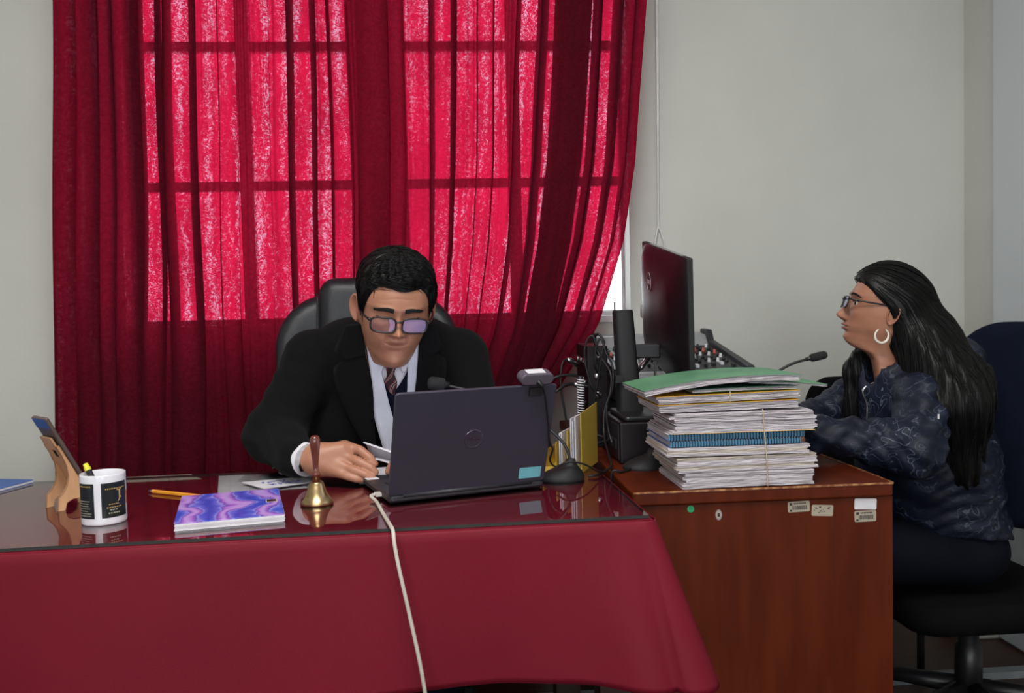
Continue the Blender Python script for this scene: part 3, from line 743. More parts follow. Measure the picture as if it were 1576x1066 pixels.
# webcam clipped to the lid
wc = thing('webcam', 'small grey webcam clipped on top of the laptop lid', 'webcam', LF @ Vector((.296, .228, 0)))
WM = LF @ Tr(.296, .243, -.004)
st_ = [(-.024+.0125*math.cos(a), .0125*math.sin(a)) for a in np.linspace(PI/2, 1.5*PI, 14)]+[(.024+.0125*math.cos(a), .0125*math.sin(a)) for a in np.linspace(-PI/2, PI/2, 14)]
obj('body', MB().prism(st_, -.014, .014, WM), 'webcam', wc, bevel=.003)
obj('lens_ring', MB().lathe([(.0005, -.0165), (.007, -.0165), (.008, -.013), (.0005, -.013)], 20, WM), 'gloss_black', wc, True)
obj('paper_tape', MB().box(-.022, .018, .0128, .0136, -.010, .010, WM), 'paper', wc)
obj('clip', MB().box(-.014, .014, -.0148, -.0122, -.010, .012, WM).box(-.014, .014, -.038, -.019, .0078, .012, WM), 'soft_black', wc)
P = [WM @ Vector((.0, -.004, .014)), WM @ Vector((.006, -.010, .024)), WM @ Vector((.016, -.03, .020)), WM @ Vector((.026, -.06, .016)), WM @ Vector((.036, -.10, .015)), WM @ Vector((.047, -.15, .013)), (.226, 1.93, .835), (.222, 1.955, .806), (.236, 1.965, .789), (.262, 1.955, .800), (.300, 1.965, .792), (.335, 1.99, .770), (.36, 2.03, .762)]
obj('cable', MB().tube(spline(P, 8), .0021, 8), 'cable', wc, True)
obj('cable_boot', MB().tube(spline(P, 8)[1:9], [.005, .005, .0048, .0046, .0042, .0038, .0034, .003], 10), 'cable', wc, True)

# desk microphones
def mic(label, c, sx, neck, head0, head1, hr):
    m = thing('desk_microphone', label, 'microphone', c)
    rings = []
    for (z, a, bb, ox) in ((0, .050, .042, 0), (.004, .051, .043, 0), (.010, .049, .041, .001), (.018, .041, .035, .005), (.025, .030, .027, .011), (.031, .019, .019, .017), (.036, .013, .013, .020), (.046, .0105, .0105, .021), (.047, .003, .003, .021)):
        rings.append([(c[0]+sx*(ox+a*math.cos(t)), c[1]+bb*math.sin(t), c[2]+z) for t in np.linspace(0, 2*PI, 40, False)])
    g = MB().grid(rings, True)
    if sx > 0: pass
    obj('base', g, 'soft_black', m, True)
    obj('gooseneck', MB().tube(spline(neck, 10), .0034, 10), 'black_plastic', m, True)
    a, bq = Vector(head0), Vector(head1); d = bq-a
    obj('windscreen', MB().tube([a, a+d*.04, a+d*.12, a+d*.5, a+d*.85, a+d*.96, bq], [hr*.45, hr*.8, hr*.95, hr, hr*.95, hr*.7, hr*.2], 18), 'foam', m, True)
    obj('collar', MB().tube([a-d*.25, a-d*.03, a], [hr*.42, hr*.5, hr*.55], 14), 'black_plastic', m, True)
    return m
mic('black gooseneck microphone standing beside the laptop, bent towards the man', (.252, 1.985, ZT), 1, [(.272, 1.985, .798), (.262, 1.99, .83), (.235, 2.005, .862), (.18, 2.035, .912), (.11, 2.06, .940), (.046, 2.08, .956), (.0, 2.083, .968)], (-.006, 2.083, .970), (-.046, 2.078, .977), .0155)
mic('black gooseneck microphone behind the paper stack, bent towards the woman', (.462, 2.088, .755), 1, [(.483, 2.088, .797), (.50, 2.10, .83), (.57, 2.14, .885), (.68, 2.15, .925), (.789, 2.15, .959), (.85, 2.15, .988), (.892, 2.15, 1.000)], (.900, 2.15, 1.002), (.944, 2.15, 1.011), .0105)

# cream network cable over the table edge
P = [LM @ Vector((-.012, .064, .0105)), LM @ Vector((-.022, .058, .009)), (-.150, 1.80, ZT+.005), (-.130, 1.70, ZT+.004), (-.110, 1.60, ZT+.0045), (-.1035, 1.568, ZT+.002), (-.101, 1.553, .742), (-.094, 1.545, .70), (-.078, 1.538, .62), (-.060, 1.536, .52), (-.047, 1.536, .42), (-.03, 1.54, .30), (.0, 1.55, .12), (.05, 1.55, .02), (.2, 1.5, .006)]
o = obj('network_cable', MB().tube(spline(P, 10), .0036, 10), 'cream_cable', None, True)
tag(o, 'cream network cable hanging from the laptop over the table front', 'cable')

# ------------------------------------------------------------------ yellow letter rack and its letters
RM = Tr(.222, 2.088, ZT) @ Rz(math.radians(-24))
rk = thing('letter_rack', 'yellow metal letter rack with stepped dividers', 'letter rack', (.29, 2.15, ZT))
obj('tray', MB().box(-.004, .094, 0, .15, 0, .003, RM), 'yellow_metal', rk)
obj('front_lip', MB().box(-.004, .094, -.002, .0, 0, .012, RM), 'yellow_metal', rk)
for x, h in ((-.004, .050), (.030, .075), (.058, .105), (.092, .150)):
    obj('divider', MB().add([RM @ Vector(p) for p in ((x, 0, .003), (x, .15, .003), (x, .15, h), (x, 0, h*.93), (x+.0016, 0, .003), (x+.0016, .15, .003), (x+.0016, .15, h), (x+.0016, 0, h*.93))], [(3, 2, 1, 0), (4, 5, 6, 7), (0, 1, 5, 4), (2, 3, 7, 6), (1, 2, 6, 5), (3, 0, 4, 7)]), 'yellow_metal', rk, bevel=.0005)
for i, (x, h) in enumerate(((.036, .090), (.041, .094), (.064, .126), (.069, .120), (.075, .130))):
    o = obj('letter', MB().box(x, x+.002, .01, .142, .0035, h, RM), 'paper')
    tag(o, 'white letter standing in the yellow rack', 'letter', 'letters in the yellow rack')

# ------------------------------------------------------------------ paper stack on the side desk
def bundle(name, label, cat, x0, x1, y0, y1, z0, z1, pages='paper_edge', cover=None, under=None, bow=0., slope=0., n=5, seed=0, rot=0., jit=.004, group=None):
    rng = random.Random(seed); zc = z0
    t = thing(name, label, cat, ((x0+x1)/2, (y0+y1)/2, z0), 0, group)
    xm, ym = (x0+x1)/2, (y0+y1)/2; hw = (x1-x0)/2
    def dz(x): u = (x-xm)/hw; return bow*(1-u*u) + slope*u if True else 0
    def slab(mb, a0, a1, c0, c1, za, zb, wob=0.):
        k = 16; ph = rng.uniform(0, 6); V = []
        for z in (za, zb):
            for (yy) in (c0, c1):
                for i in range(k+1):
                    x = a0+(a1-a0)*i/k; w = wob*math.sin(ph+i*1.1)+wob*.7*math.sin(2.3*ph+i*2.3)
                    p = Vector((x-xm, yy-ym + (rng.uniform(-.0008, .0008) if wob else 0), 0)); p = Rz(rot) @ p
                    V.append((p.x+xm, p.y+ym, z+dz(x)+w))
        m = k+1; F = []
        for i in range(k):
            F += [(i, m+i, m+i+1, i+1), (2*m+i, 2*m+i+1, 3*m+i+1, 3*m+i), (i, i+1, 2*m+i+1, 2*m+i), (m+i, 3*m+i, 3*m+i+1, m+i+1)]
        F += [(0, 2*m, 3*m, m), (k, m+k, 3*m+k, 2*m+k)]
        mb.add(V, F)
    th = (z1-z0)/n; lo = .0007 if under else 0; hi = .0008 if cover else 0
    if under: mb = MB(); slab(mb, x0-.003, x1+.002, y0-.003, y1, z0, z0+.0007); obj('cover', mb, under, t)
    for k in range(n):
        mb = MB(); j1, j2, j3 = rng.uniform(-jit, jit), rng.uniform(-jit, jit), rng.uniform(-jit*.6, jit*.6)
        a = z0+lo+(z1-z0-lo-hi)*k/n; bb = z0+lo+(z1-z0-lo-hi)*(k+1)/n
        sub = max(2, int((bb-a)/.0022)); 
        for q in range(sub):
            s0 = a+(bb-a)*q/sub; s1 = a+(bb-a)*(q+.82)/sub
            slab(mb, x0+j1+rng.uniform(-.0018, .0018), x1+j2+rng.uniform(-.0018, .0018), y0+j3+rng.uniform(-.0012, .0012), y1+j3, s0, s1, .0003)
        obj('page_section', mb, pages if not isinstance(pages, (list, tuple)) else pages[k % len(pages)], t)
    if cover: mb = MB(); slab(mb, x0-.004, x1+.003, y0-.004, y1, z1-.0008, z1); obj('cover', mb, cover, t)
    return t
Y0, Y1 = 1.828, 2.032
G = 'case files in the stack'
bundle('case_file', 'thick bundle of white papers lying at the bottom of the stack', 'papers', .490, .768, Y0-.004, Y1, .7566, .789, 'paper_edge', n=5, seed=1, bow=.001, slope=.0005, group=G)
bundle('case_file', 'bundle of worn papers, second from the bottom of the stack', 'papers', .474, .776, Y0, Y1, .791, .822, ['paper_edge', 'old_paper', 'paper_edge'], n=5, seed=2, slope=.001, rot=.012, group=G)
bundle('case_file', 'thin bundle of papers right under the spiral notebooks', 'papers', .458, .762, Y0+.002, Y1, .8245, .843, ['paper_edge', 'old_paper'], n=3, seed=3, rot=-.01, group=G)
def spiral(label, x0, x1, z0, z1, seed):
    t = thing('spiral_notebook', label, 'notebook', ((x0+x1)/2, (Y0+Y1)/2, z0), 0, 'spiral notebooks in the stack')
    obj('pages', MB().box(x0+.003, x1-.003, Y0+.012, Y1, z0+.0012, z1-.0012), 'paper_edge', t)
    obj('cover', MB().box(x0, x1, Y0+.010, Y1, z0, z0+.0011), 'blue_card', t); obj('cover', MB().box(x0, x1, Y0+.010, Y1, z1-.0011, z1), 'sticker_white', t)
    obj('binding_strip', MB().box(x0+.002, x1-.002, Y0+.006, Y0+.0118, z0+.0012, z1-.0012), 'blue_wire', t)
    n = 46; zc = (z0+z1)/2; r = (z1-z0)/2*.98
    ring = MB().tube([(0, -r*.62*math.cos(a), r*math.sin(a)) for a in np.linspace(-PI*.62, PI*.62, 11)], .00095, 5)
    me = None
    for k in range(n):
        x = x0+.006+(x1-x0-.012)*k/(n-1)
        if me is None:
            o = obj('wire_loop', ring, 'wire_dark', t, True, world=False); me = o.data
        else:
            o = bpy.data.objects.new('wire_loop', me); COL.objects.link(o); o.parent = t
        o.location = Vector((x, Y0+.0065, zc))-Vector(t.matrix_basis.translation)
spiral('spiral notebook with blue wire binding, the lower of two in the stack', .462, .748, .8435, .8570, 1)
spiral('spiral notebook with blue wire binding, the upper of two in the stack', .458, .756, .8572, .8722, 2)
bundle('case_file', 'loose white papers lying on the upper spiral notebook', 'papers', .470, .772, Y0-.002, Y1, .8728, .916, 'paper_edge', n=7, seed=4, jit=.007, slope=.0, rot=-.008, under='yellow_card', group=G)
bundle('case_file', 'file with a yellow cover, the lower of two yellow ones', 'papers', .440, .738, Y0+.002, Y1, .9195, .9365, 'paper_edge', cover='yellow_card', n=3, seed=5, slope=.002, group=G)
bundle('case_file', 'file with a yellow cover and elastic band, the upper of two yellow ones', 'papers', .438, .739, Y0, Y1, .939, .9555, 'paper_edge', cover='yellow_card', n=3, seed=6, slope=.003, group=G)
bundle('case_file', 'green covered file under the topmost file of the stack', 'papers', .515, .735, Y0+.004, Y1, .9592, .9665, 'paper_edge', cover='dark_green_card', under='green_card', n=3, seed=7, slope=.001, bow=.0015, group=G)
bundle('case_file', 'green covered file sticking out on the right of the stack top', 'papers', .640, .808, Y0+.02, Y1+.01, .9677, .9730, 'paper_edge', cover='green_card', n=2, seed=8, slope=-.006, bow=.001, group=G)
bundle('case_file', 'topmost file of the stack with a green cover, sagging on its left', 'papers', .408, .742, Y0-.004, Y1, .9658, .9795, 'paper_edge', cover='green_card', n=3, seed=9, slope=.012, bow=.011, rot=.01, group=G)
sg = obj('string', MB().tube(spline([(.668, Y0-.009, .757), (.666, Y0-.008, .82), (.663, Y0-.006, .872), (.660, Y0-.007, .915), (.660, Y0-.003, .9185)], 6), .0014, 6), 'string', None, True)
tag(sg, 'thin tan string tied down the front of the paper stack', 'string')
sg = obj('elastic_band', MB().tube(spline([(.590, Y0-.006, .938), (.590, Y0-.007, .948), (.590, Y0-.006, .9597)], 6), .0013, 6), 'string', None, True)
tag(sg, 'short tan elastic band around the upper yellow file', 'elastic band')

# ------------------------------------------------------------------ monitor on the backup battery
up_ = thing('backup_battery', 'black backup battery box under the monitor base', 'power supply', (.50, 2.26, .755))
obj('case', MB().rbox(.417, .60, 2.145, 2.40, .755, .857, .006, 3), 'gloss_black', up_, bevel=.001)
obj('rear_plate', MB().box(.415, .4168, 2.155, 2.39, .765, .85), 'black_plastic', up_)
for k, y in enumerate((2.19, 2.245, 2.30)): obj('socket', MB().rbox(-.02, .02, -.014, .014, 0, .004, .005, 3, frame_from((.4149, y, .80), (0, -1, 0), (0, 0, 1))), 'soft_black', up_)
mb = MB(); rng = random.Random(9)
for k in range(7):
    for q in range(5): x = .505+q*.012; mb.box(x, x+rng.uniform(.005, .010), 2.1443, 2.1447, .838-k*.008, .840-k*.008)
for k in range(4): mb.box(.484, .496, 2.1443, 2.1447, .838-k*.011, .844-k*.011)
obj('print', mb, 'grey_print', up_)
obj('power_light', MB().lathe([(.0005, 0), (.0022, 0), (.0016, .001), (.0005, .001)], 12, Tr(.525, 2.1448, .785) @ Rx(PI/2)), 'led_green', up_)

mo = thing('monitor', 'black monitor turned away, standing on a column beside the papers', 'monitor', (.50, 2.30, .857))
obj('foot', MB().rbox(.432, .585, 2.16, 2.37, .857, .870, .012, 4), 'black_plastic', mo, bevel=.002)
co = MB(); R_ = []
for z, x, w in ((.870, .475, .034), (.90, .4735, .031), (1.0, .468, .028), (1.125, .461, .026), (1.133, .461, .024)):
    R_.append([(x+w*math.copysign(abs(math.cos(a))**.6, math.cos(a)), 2.30+.026*math.copysign(abs(math.sin(a))**.6, math.sin(a)), z) for a in np.linspace(0, 2*PI, 32, False)])
co.grid(R_, True); co.add(R_[-1], [tuple(range(32))])
obj('column', co, 'soft_black', mo, True)
obj('cable_clip', MB().box(.432, .452, 2.262, 2.276, .945, .965), 'soft_black', mo)
obj('arm', MB().box(.485, .556, 2.285, 2.325, 1.005, 1.042), 'black_plastic', mo, bevel=.004)
ax = Vector((.02, .99, .15)); mu = Vector((-.05, -.15, .985))
MM = frame_from((.590, 2.345, 1.125), ax, mu)     # local x = width (far), y = up, z = towards the woman
pb = obj('panel', MB().rbox(-.262, .262, -.168, .168, -.009, .006, .004, 3, MM), 'soft_black', mo)
obj('screen', MB().box(-.256, .256, -.150, .162, .006, .0066, MM), 'phone_glass', mo)
R_ = []
for (z, ix, iy) in ((-.009, .262, .168), (-.012, .259, .165), (-.020, .235, .145), (-.028, .190, .115), (-.033, .14, .085), (-.034, .05, .03)):
    R_.append([MM @ Vector((ix*math.copysign(abs(math.cos(a))**.25, math.cos(a)), iy*math.copysign(abs(math.sin(a))**.25, math.sin(a)), z)) for a in np.linspace(0, 2*PI, 48, False)])
cb = MB().grid(R_, True); cb.add(R_[-1], [tuple(range(47, -1, -1))])
bk = obj('back_shell', cb, 'gloss_black', mo, True)
BF = MM @ Tr(0.06, .075, -.0345) @ Ry(PI)
lg = MB().tube([BF @ Vector((.026*math.cos(a), .026*math.sin(a), 0)) for a in np.linspace(0, 2*PI, 40, False)], .0007, 5, closed=True)
v, f = text_mesh('DELL', .015, BF, .0003); lg.add(v, f)
obj('logo', lg, 'logo_pale', bk)
obj('rating_label', MB().box(-.01, .02, -.02, .02, -.0005, .0005, MM @ Tr(.215, -.03, -.0265)), 'grey_print', bk)
vs_ = MB()
for k in range(40): vs_.box(-.2+k*.0095, -.194+k*.0095, .1681, .1686, -.007, .003, MM)
obj('vent_slots', vs_, 'steel', pb)

# ------------------------------------------------------------------ audio mixer on the amplifier
am = thing('amplifier', 'black amplifier box under the silver audio mixer', 'amplifier', (.66, 2.77, .755))
obj('case', MB().rbox(.455, .885, 2.57, 2.99, .755, .866, .005), 'black_plastic', am)
vm = MB()
for k in range(16): vm.box(.56+k*.016, .566+k*.016, 2.5692, 2.5700, .785, .84)
obj('vent_slots', vm, 'key_black', am)
mx = thing('audio_mixer', 'silver audio mixer with rows of knobs behind the monitor', 'mixer', (.66, 2.75, .866))
MP = [(2.50, .884), (2.494, .94), (2.505, .947), (2.90, 1.006), (2.93, 1.04), (2.99, 1.045), (3.0, 1.03), (3.0, .866), (2.56, .866)]
PM = Matrix(((0, 0, 1, 0), (1, 0, 0, 0), (0, 1, 0, 0), (0, 0, 0, 1)))
obj('chassis', MB().prism(MP, .492, .868, PM), 'silver_paint', mx, bevel=.003)
for x in (.474, .868): obj('side_cheek', MB().prism([(2.49, .872), (2.486, .945), (2.515, .962), (2.90, 1.022), (2.925, 1.055), (2.995, 1.058), (3.005, 1.03), (3.005, .868)], x, x+.02, PM), 'laptop_dark', mx, bevel=.003)
sl = math.atan2(.059, .395); FP = Tr(.490, 2.505, .9473) @ Rx(sl)
obj('face_plate', MB().box(.006, .374, .03, .385, 0, .001, FP), 'laptop_dark', mx)
km = MB().lathe([(.0055, 0), (.0055, .004), (.0042, .005), (.0038, .013), (.0005, .0135)], 12); me = {}
for i in range(13):
    for j in range(8):
        mt = ('knob_white', 'key_black', 'key_black', 'knob_white', 'key_black', 'knob_red', 'key_black', 'key_black')[(j+(i % 3 == 0)) % 8]
        if mt not in me: o = obj('knob', km, mt, mx, True, world=False); me[mt] = o.data
        else: o = bpy.data.objects.new('knob', me[mt]); COL.objects.link(o); o.parent = mx
        o.matrix_basis = mx.matrix_basis.inverted() @ FP @ Tr(.022+i*.0275, .125+j*.031, .001)
for i in range(13):
    o = obj('fader', MB().box(.017+i*.0275, .027+i*.0275, .05+(i % 4)*.010, .068+(i % 4)*.010, .001, .010, FP), ('key_black', 'key_black', 'knob_white')[i % 3], mx, bevel=.001)
pb = thing('patch_box', 'dark metal patch box with plugged connectors beside the mixer', 'audio equipment', (.41, 2.52, .755))
obj('case', MB().rbox(.384, .441, 2.42, 2.62, .755, 1.035, .004), 'gloss_black', pb)
for k, (y, z) in enumerate(((2.47, .99), (2.53, .99), (2.59, .99), (2.47, .93), (2.53, .93), (2.59, .93), (2.50, .87), (2.56, .87))):
    obj('connector', MB().lathe([(.0005, .006), (.008, .006), (.0095, .004), (.0115, .003), (.012, 0), (.0005, 0)], 18, Tr(.3838, y, z) @ Ry(-PI/2)), 'steel', pb, True)
for k, z in enumerate((1.0, .95, .90)): obj('connector', MB().lathe([(.0005, .006), (.007, .006), (.0085, .004), (.0105, .003), (.011, 0), (.0005, 0)], 18, Tr(.412, 2.4198, z) @ Rx(PI/2)), 'steel', pb, True)

# cables and plugs round the desk corner
CL = 'black cable in the tangle between the curtain and the monitor column'
CG = 'tangled black cables'
def cab(P, r=.0032, plug=None, label=CL, group=CG):
    t = thing('audio_cable', label, 'cable', P[0], 0, group)
    S = spline(P, 10); obj('cord', MB().tube(S, r, 8), 'cable', t, True)
    if plug:
        a = S[0]; d = (S[3]-S[0]).normalized(); 
        obj('plug', MB().tube([a-d*.022, a-d*.0215, a+d*.012, a+d*.02], [.006, .0078, .0078, .005], 14), plug, t, True)
    return t
cab([(.412, 2.395, 1.0), (.405, 2.37, 1.02), (.395, 2.36, 1.055), (.402, 2.34, 1.07), (.415, 2.33, 1.05), (.41, 2.33, 1.02), (.40, 2.345, .95), (.385, 2.36, .86), (.37, 2.36, .78), (.362, 2.36, .6)], .0034, 'steel', 'black cable looped highest over the dark patch box, ending in a silver plug')
cab([(.412, 2.395, .95), (.408, 2.365, .958), (.392, 2.345, .985), (.395, 2.335, 1.035), (.408, 2.33, 1.058), (.42, 2.325, 1.02), (.435, 2.32, .985), (.430, 2.30, .93), (.410, 2.28, .88), (.402, 2.22, .835), (.406, 2.19, .802)], .0032, None, 'black cable running down along the monitor column to the backup battery')
cab([(.412, 2.395, .90), (.405, 2.37, .905), (.385, 2.36, .93), (.368, 2.36, 1.0), (.372, 2.355, 1.05), (.39, 2.35, 1.064), (.402, 2.345, 1.02), (.425, 2.30, .97), (.421, 2.285, .92), (.404, 2.28, .87), (.397, 2.25, .81), (.393, 2.17, .776), (.383, 2.08, .766), (.356, 2.025, .762), (.33, 1.99, .761), (.312, 1.985, .761)], .0030, None, 'long black cable crossing from the patch box over the table corner to the front microphone')
cab([(.350, 2.47, .99), (.332, 2.462, .998), (.318, 2.45, .985), (.312, 2.445, .93), (.322, 2.44, .85), (.34, 2.43, .7)], .003, 'steel', 'thin black cable arching from the patch box towards the curtain')
cab([(.360, 2.40, .93), (.33, 2.39, .935), (.30, 2.37, .925), (.272, 2.36, .90), (.262, 2.36, .85), (.27, 2.36, .7), (.30, 2.36, .5)], .0046, 'steel', 'thick black cable with a silver plug drooping left towards the laptop, the lower of two')
cab([(.355, 2.42, .955), (.325, 2.41, .958), (.29, 2.40, .952), (.255, 2.40, .93), (.245, 2.39, .85), (.25, 2.38, .6)], .0042, None, 'thick black cable drooping left towards the laptop, the upper of two')
cab([(.405, 2.245, .80), (.384, 2.235, .797), (.370, 2.225, .790), (.363, 2.24, .765), (.364, 2.26, .70), (.37, 2.3, .5)], .0036, None, 'black power lead bending from the nearest socket of the backup battery')
cab([(.405, 2.30, .80), (.385, 2.30, .805), (.37, 2.29, .79), (.366, 2.32, .74), (.366, 2.33, .6)], .004, None, 'black power lead bending from the rear socket of the backup battery')
cab([(.438, 2.075, .764), (.415, 2.05, .7585), (.395, 2.03, .759), (.374, 2.03, .755), (.371, 2.04, .66), (.371, 2.06, .5)], .003, None, 'thin black cable dropping from the rear microphone base over the desk edge', 'microphone leads')
cab([(.53, 2.25, .8745), (.525, 2.225, .89), (.53, 2.235, .93), (.535, 2.26, .97), (.54, 2.28, 1.0)], .0032, None, 'black cable looping up the back of the monitor', 'monitor leads')
cab([(.53, 2.37, .985), (.515, 2.36, .968), (.498, 2.33, .945), (.50, 2.33, .90), (.52, 2.35, .875)], .003, 'steel', 'black cable with a silver plug beside the monitor column', 'monitor leads')
# striped cable sleeve
sv = thing('cable_sleeve', 'black and white striped spiral sleeve hanging beside the yellow rack', 'cable sleeve', (.352, 2.34, .3))
P = [(.352+.002*math.sin(z*30), 2.34, z) for z in np.linspace(.96, .35, 40)]
obj('core', MB().tube(P, .0085, 10), 'cable', sv, True)
hx = [(.352+.0088*math.cos(a), 2.34+.0088*math.sin(a), .955-.0068*a/(2*PI)) for a in np.linspace(0, 2*PI*80, 80*10)]
obj('spiral_wrap', MB().tube(hx, .0017, 5), 'sticker_white', sv, True)

# keyboard
kbd = thing('keyboard', 'black keyboard under the woman\'s hands', 'keyboard', (.795, 2.26, .755))
obj('case', MB().rbox(.722, .862, 2.045, 2.475, .7552, .772, .006, 3), 'black_plastic', kbd)
kme = None
for r in range(5):
    for k in range(18):
        if kme is None: o = obj('key', MB().box(-.0085, .0085, -.0098, .0098, 0, .005), 'key_black', kbd, world=False, bevel=.0012); kme = o.data
        else: o = bpy.data.objects.new('key', kme); COL.objects.link(o); o.parent = kbd
        o.location = Vector((.743+r*.0225, 2.063+k*.0233, .772))-Vector((.795, 2.26, .755))
mk = MB()
for r in range(5):
    for k in range(18): mk.box(.740+r*.0225, .744+r*.0225, 2.060+k*.0233, 2.063+k*.0233, .7770, .7772)
obj('key_legends', mk, 'key_mark', kbd)
# ------------------------------------------------------------------ organic surfaces: distance fields turned into meshes
def rc(P, a, b, r1, r2):
    a = np.array(a); ba = np.array(b)-a; h = np.clip(((P-a)@ba)/(ba@ba), 0, 1)
    return np.linalg.norm(P-a-h[:, None]*ba, axis=1)-(r1+(r2-r1)*h)
def smin(a, b, k):
    h = np.maximum(k-np.abs(a-b), 0)/k; return np.minimum(a, b)-h*h*k*.25
def ell(P, c, r, M=None):
    q = P-np.array(c)
    if M is not None: q = q@M
    r = np.array(r); k0 = np.linalg.norm(q/r, axis=1); k1 = np.linalg.norm(q/(r*r), axis=1)
    return k0*(k0-1)/np.maximum(k1, 1e-9)
def nets(fn, lo, hi, st):
    lo = np.array(lo, float); n = np.ceil((np.array(hi)-lo)/st).astype(int)+1
    ax = [lo[i]+st*np.arange(n[i]) for i in range(3)]
    G = np.stack(np.meshgrid(*ax, indexing='ij'), -1).reshape(-1, 3)
    f = np.concatenate([fn(G[i:i+400000]) for i in range(0, len(G), 400000)]).reshape(n)
    c = [f[i:n[0]-1+i, j:n[1]-1+j, k:n[2]-1+k] for i in (0, 1) for j in (0, 1) for k in (0, 1)]
    neg = sum((q < 0).astype(int) for q in c); act = (neg > 0) & (neg < 8); idx = -np.ones(act.shape, int); ids = np.argwhere(act); idx[act] = np.arange(len(ids))
    cc = [q[act] for q in c]; off = np.array([(i, j, k) for i in (0, 1) for j in (0, 1) for k in (0, 1)], float)
    acc = np.zeros((len(ids), 3)); cnt = np.zeros(len(ids))
    for a in range(8):
        for b in range(a+1, 8):
            if np.abs(off[a]-off[b]).sum() == 1:
                m = (cc[a] < 0) != (cc[b] < 0); t = cc[a]/np.where(m, cc[a]-cc[b], 1)
                acc += np.where(m[:, None], off[a]+t[:, None]*(off[b]-off[a]), 0); cnt += m
    V = lo+st*(ids+acc/cnt[:, None]); F = []
    for d in range(3):
        e = [0, 0, 0]; e[d] = 1
        s0 = f[tuple(slice(0, n[i]-e[i]) for i in range(3))] < 0; s1 = f[tuple(slice(e[i], n[i]) for i in range(3))] < 0
        for p in np.argwhere(s0 != s1):
            u, v = [(1, 2), (2, 0), (0, 1)][d]
            if p[u] < 1 or p[v] < 1 or p[u] >= n[u]-1 or p[v] >= n[v]-1: continue
            q = []
            for (du, dv) in ((0, 0), (-1, 0), (-1, -1), (0, -1)):
                w = p.copy(); w[u] += du; w[v] += dv; q.append(idx[tuple(w)])
            if min(q) < 0: continue
            F.append(tuple(int(x) for x in (q if not s0[tuple(p)] else q[::-1])))
    F = [fc[::-1] for fc in F]
    mb = MB(); mb.v = [tuple(x) for x in V]; mb.f = F; mb.m = [0]*len(F); return mb

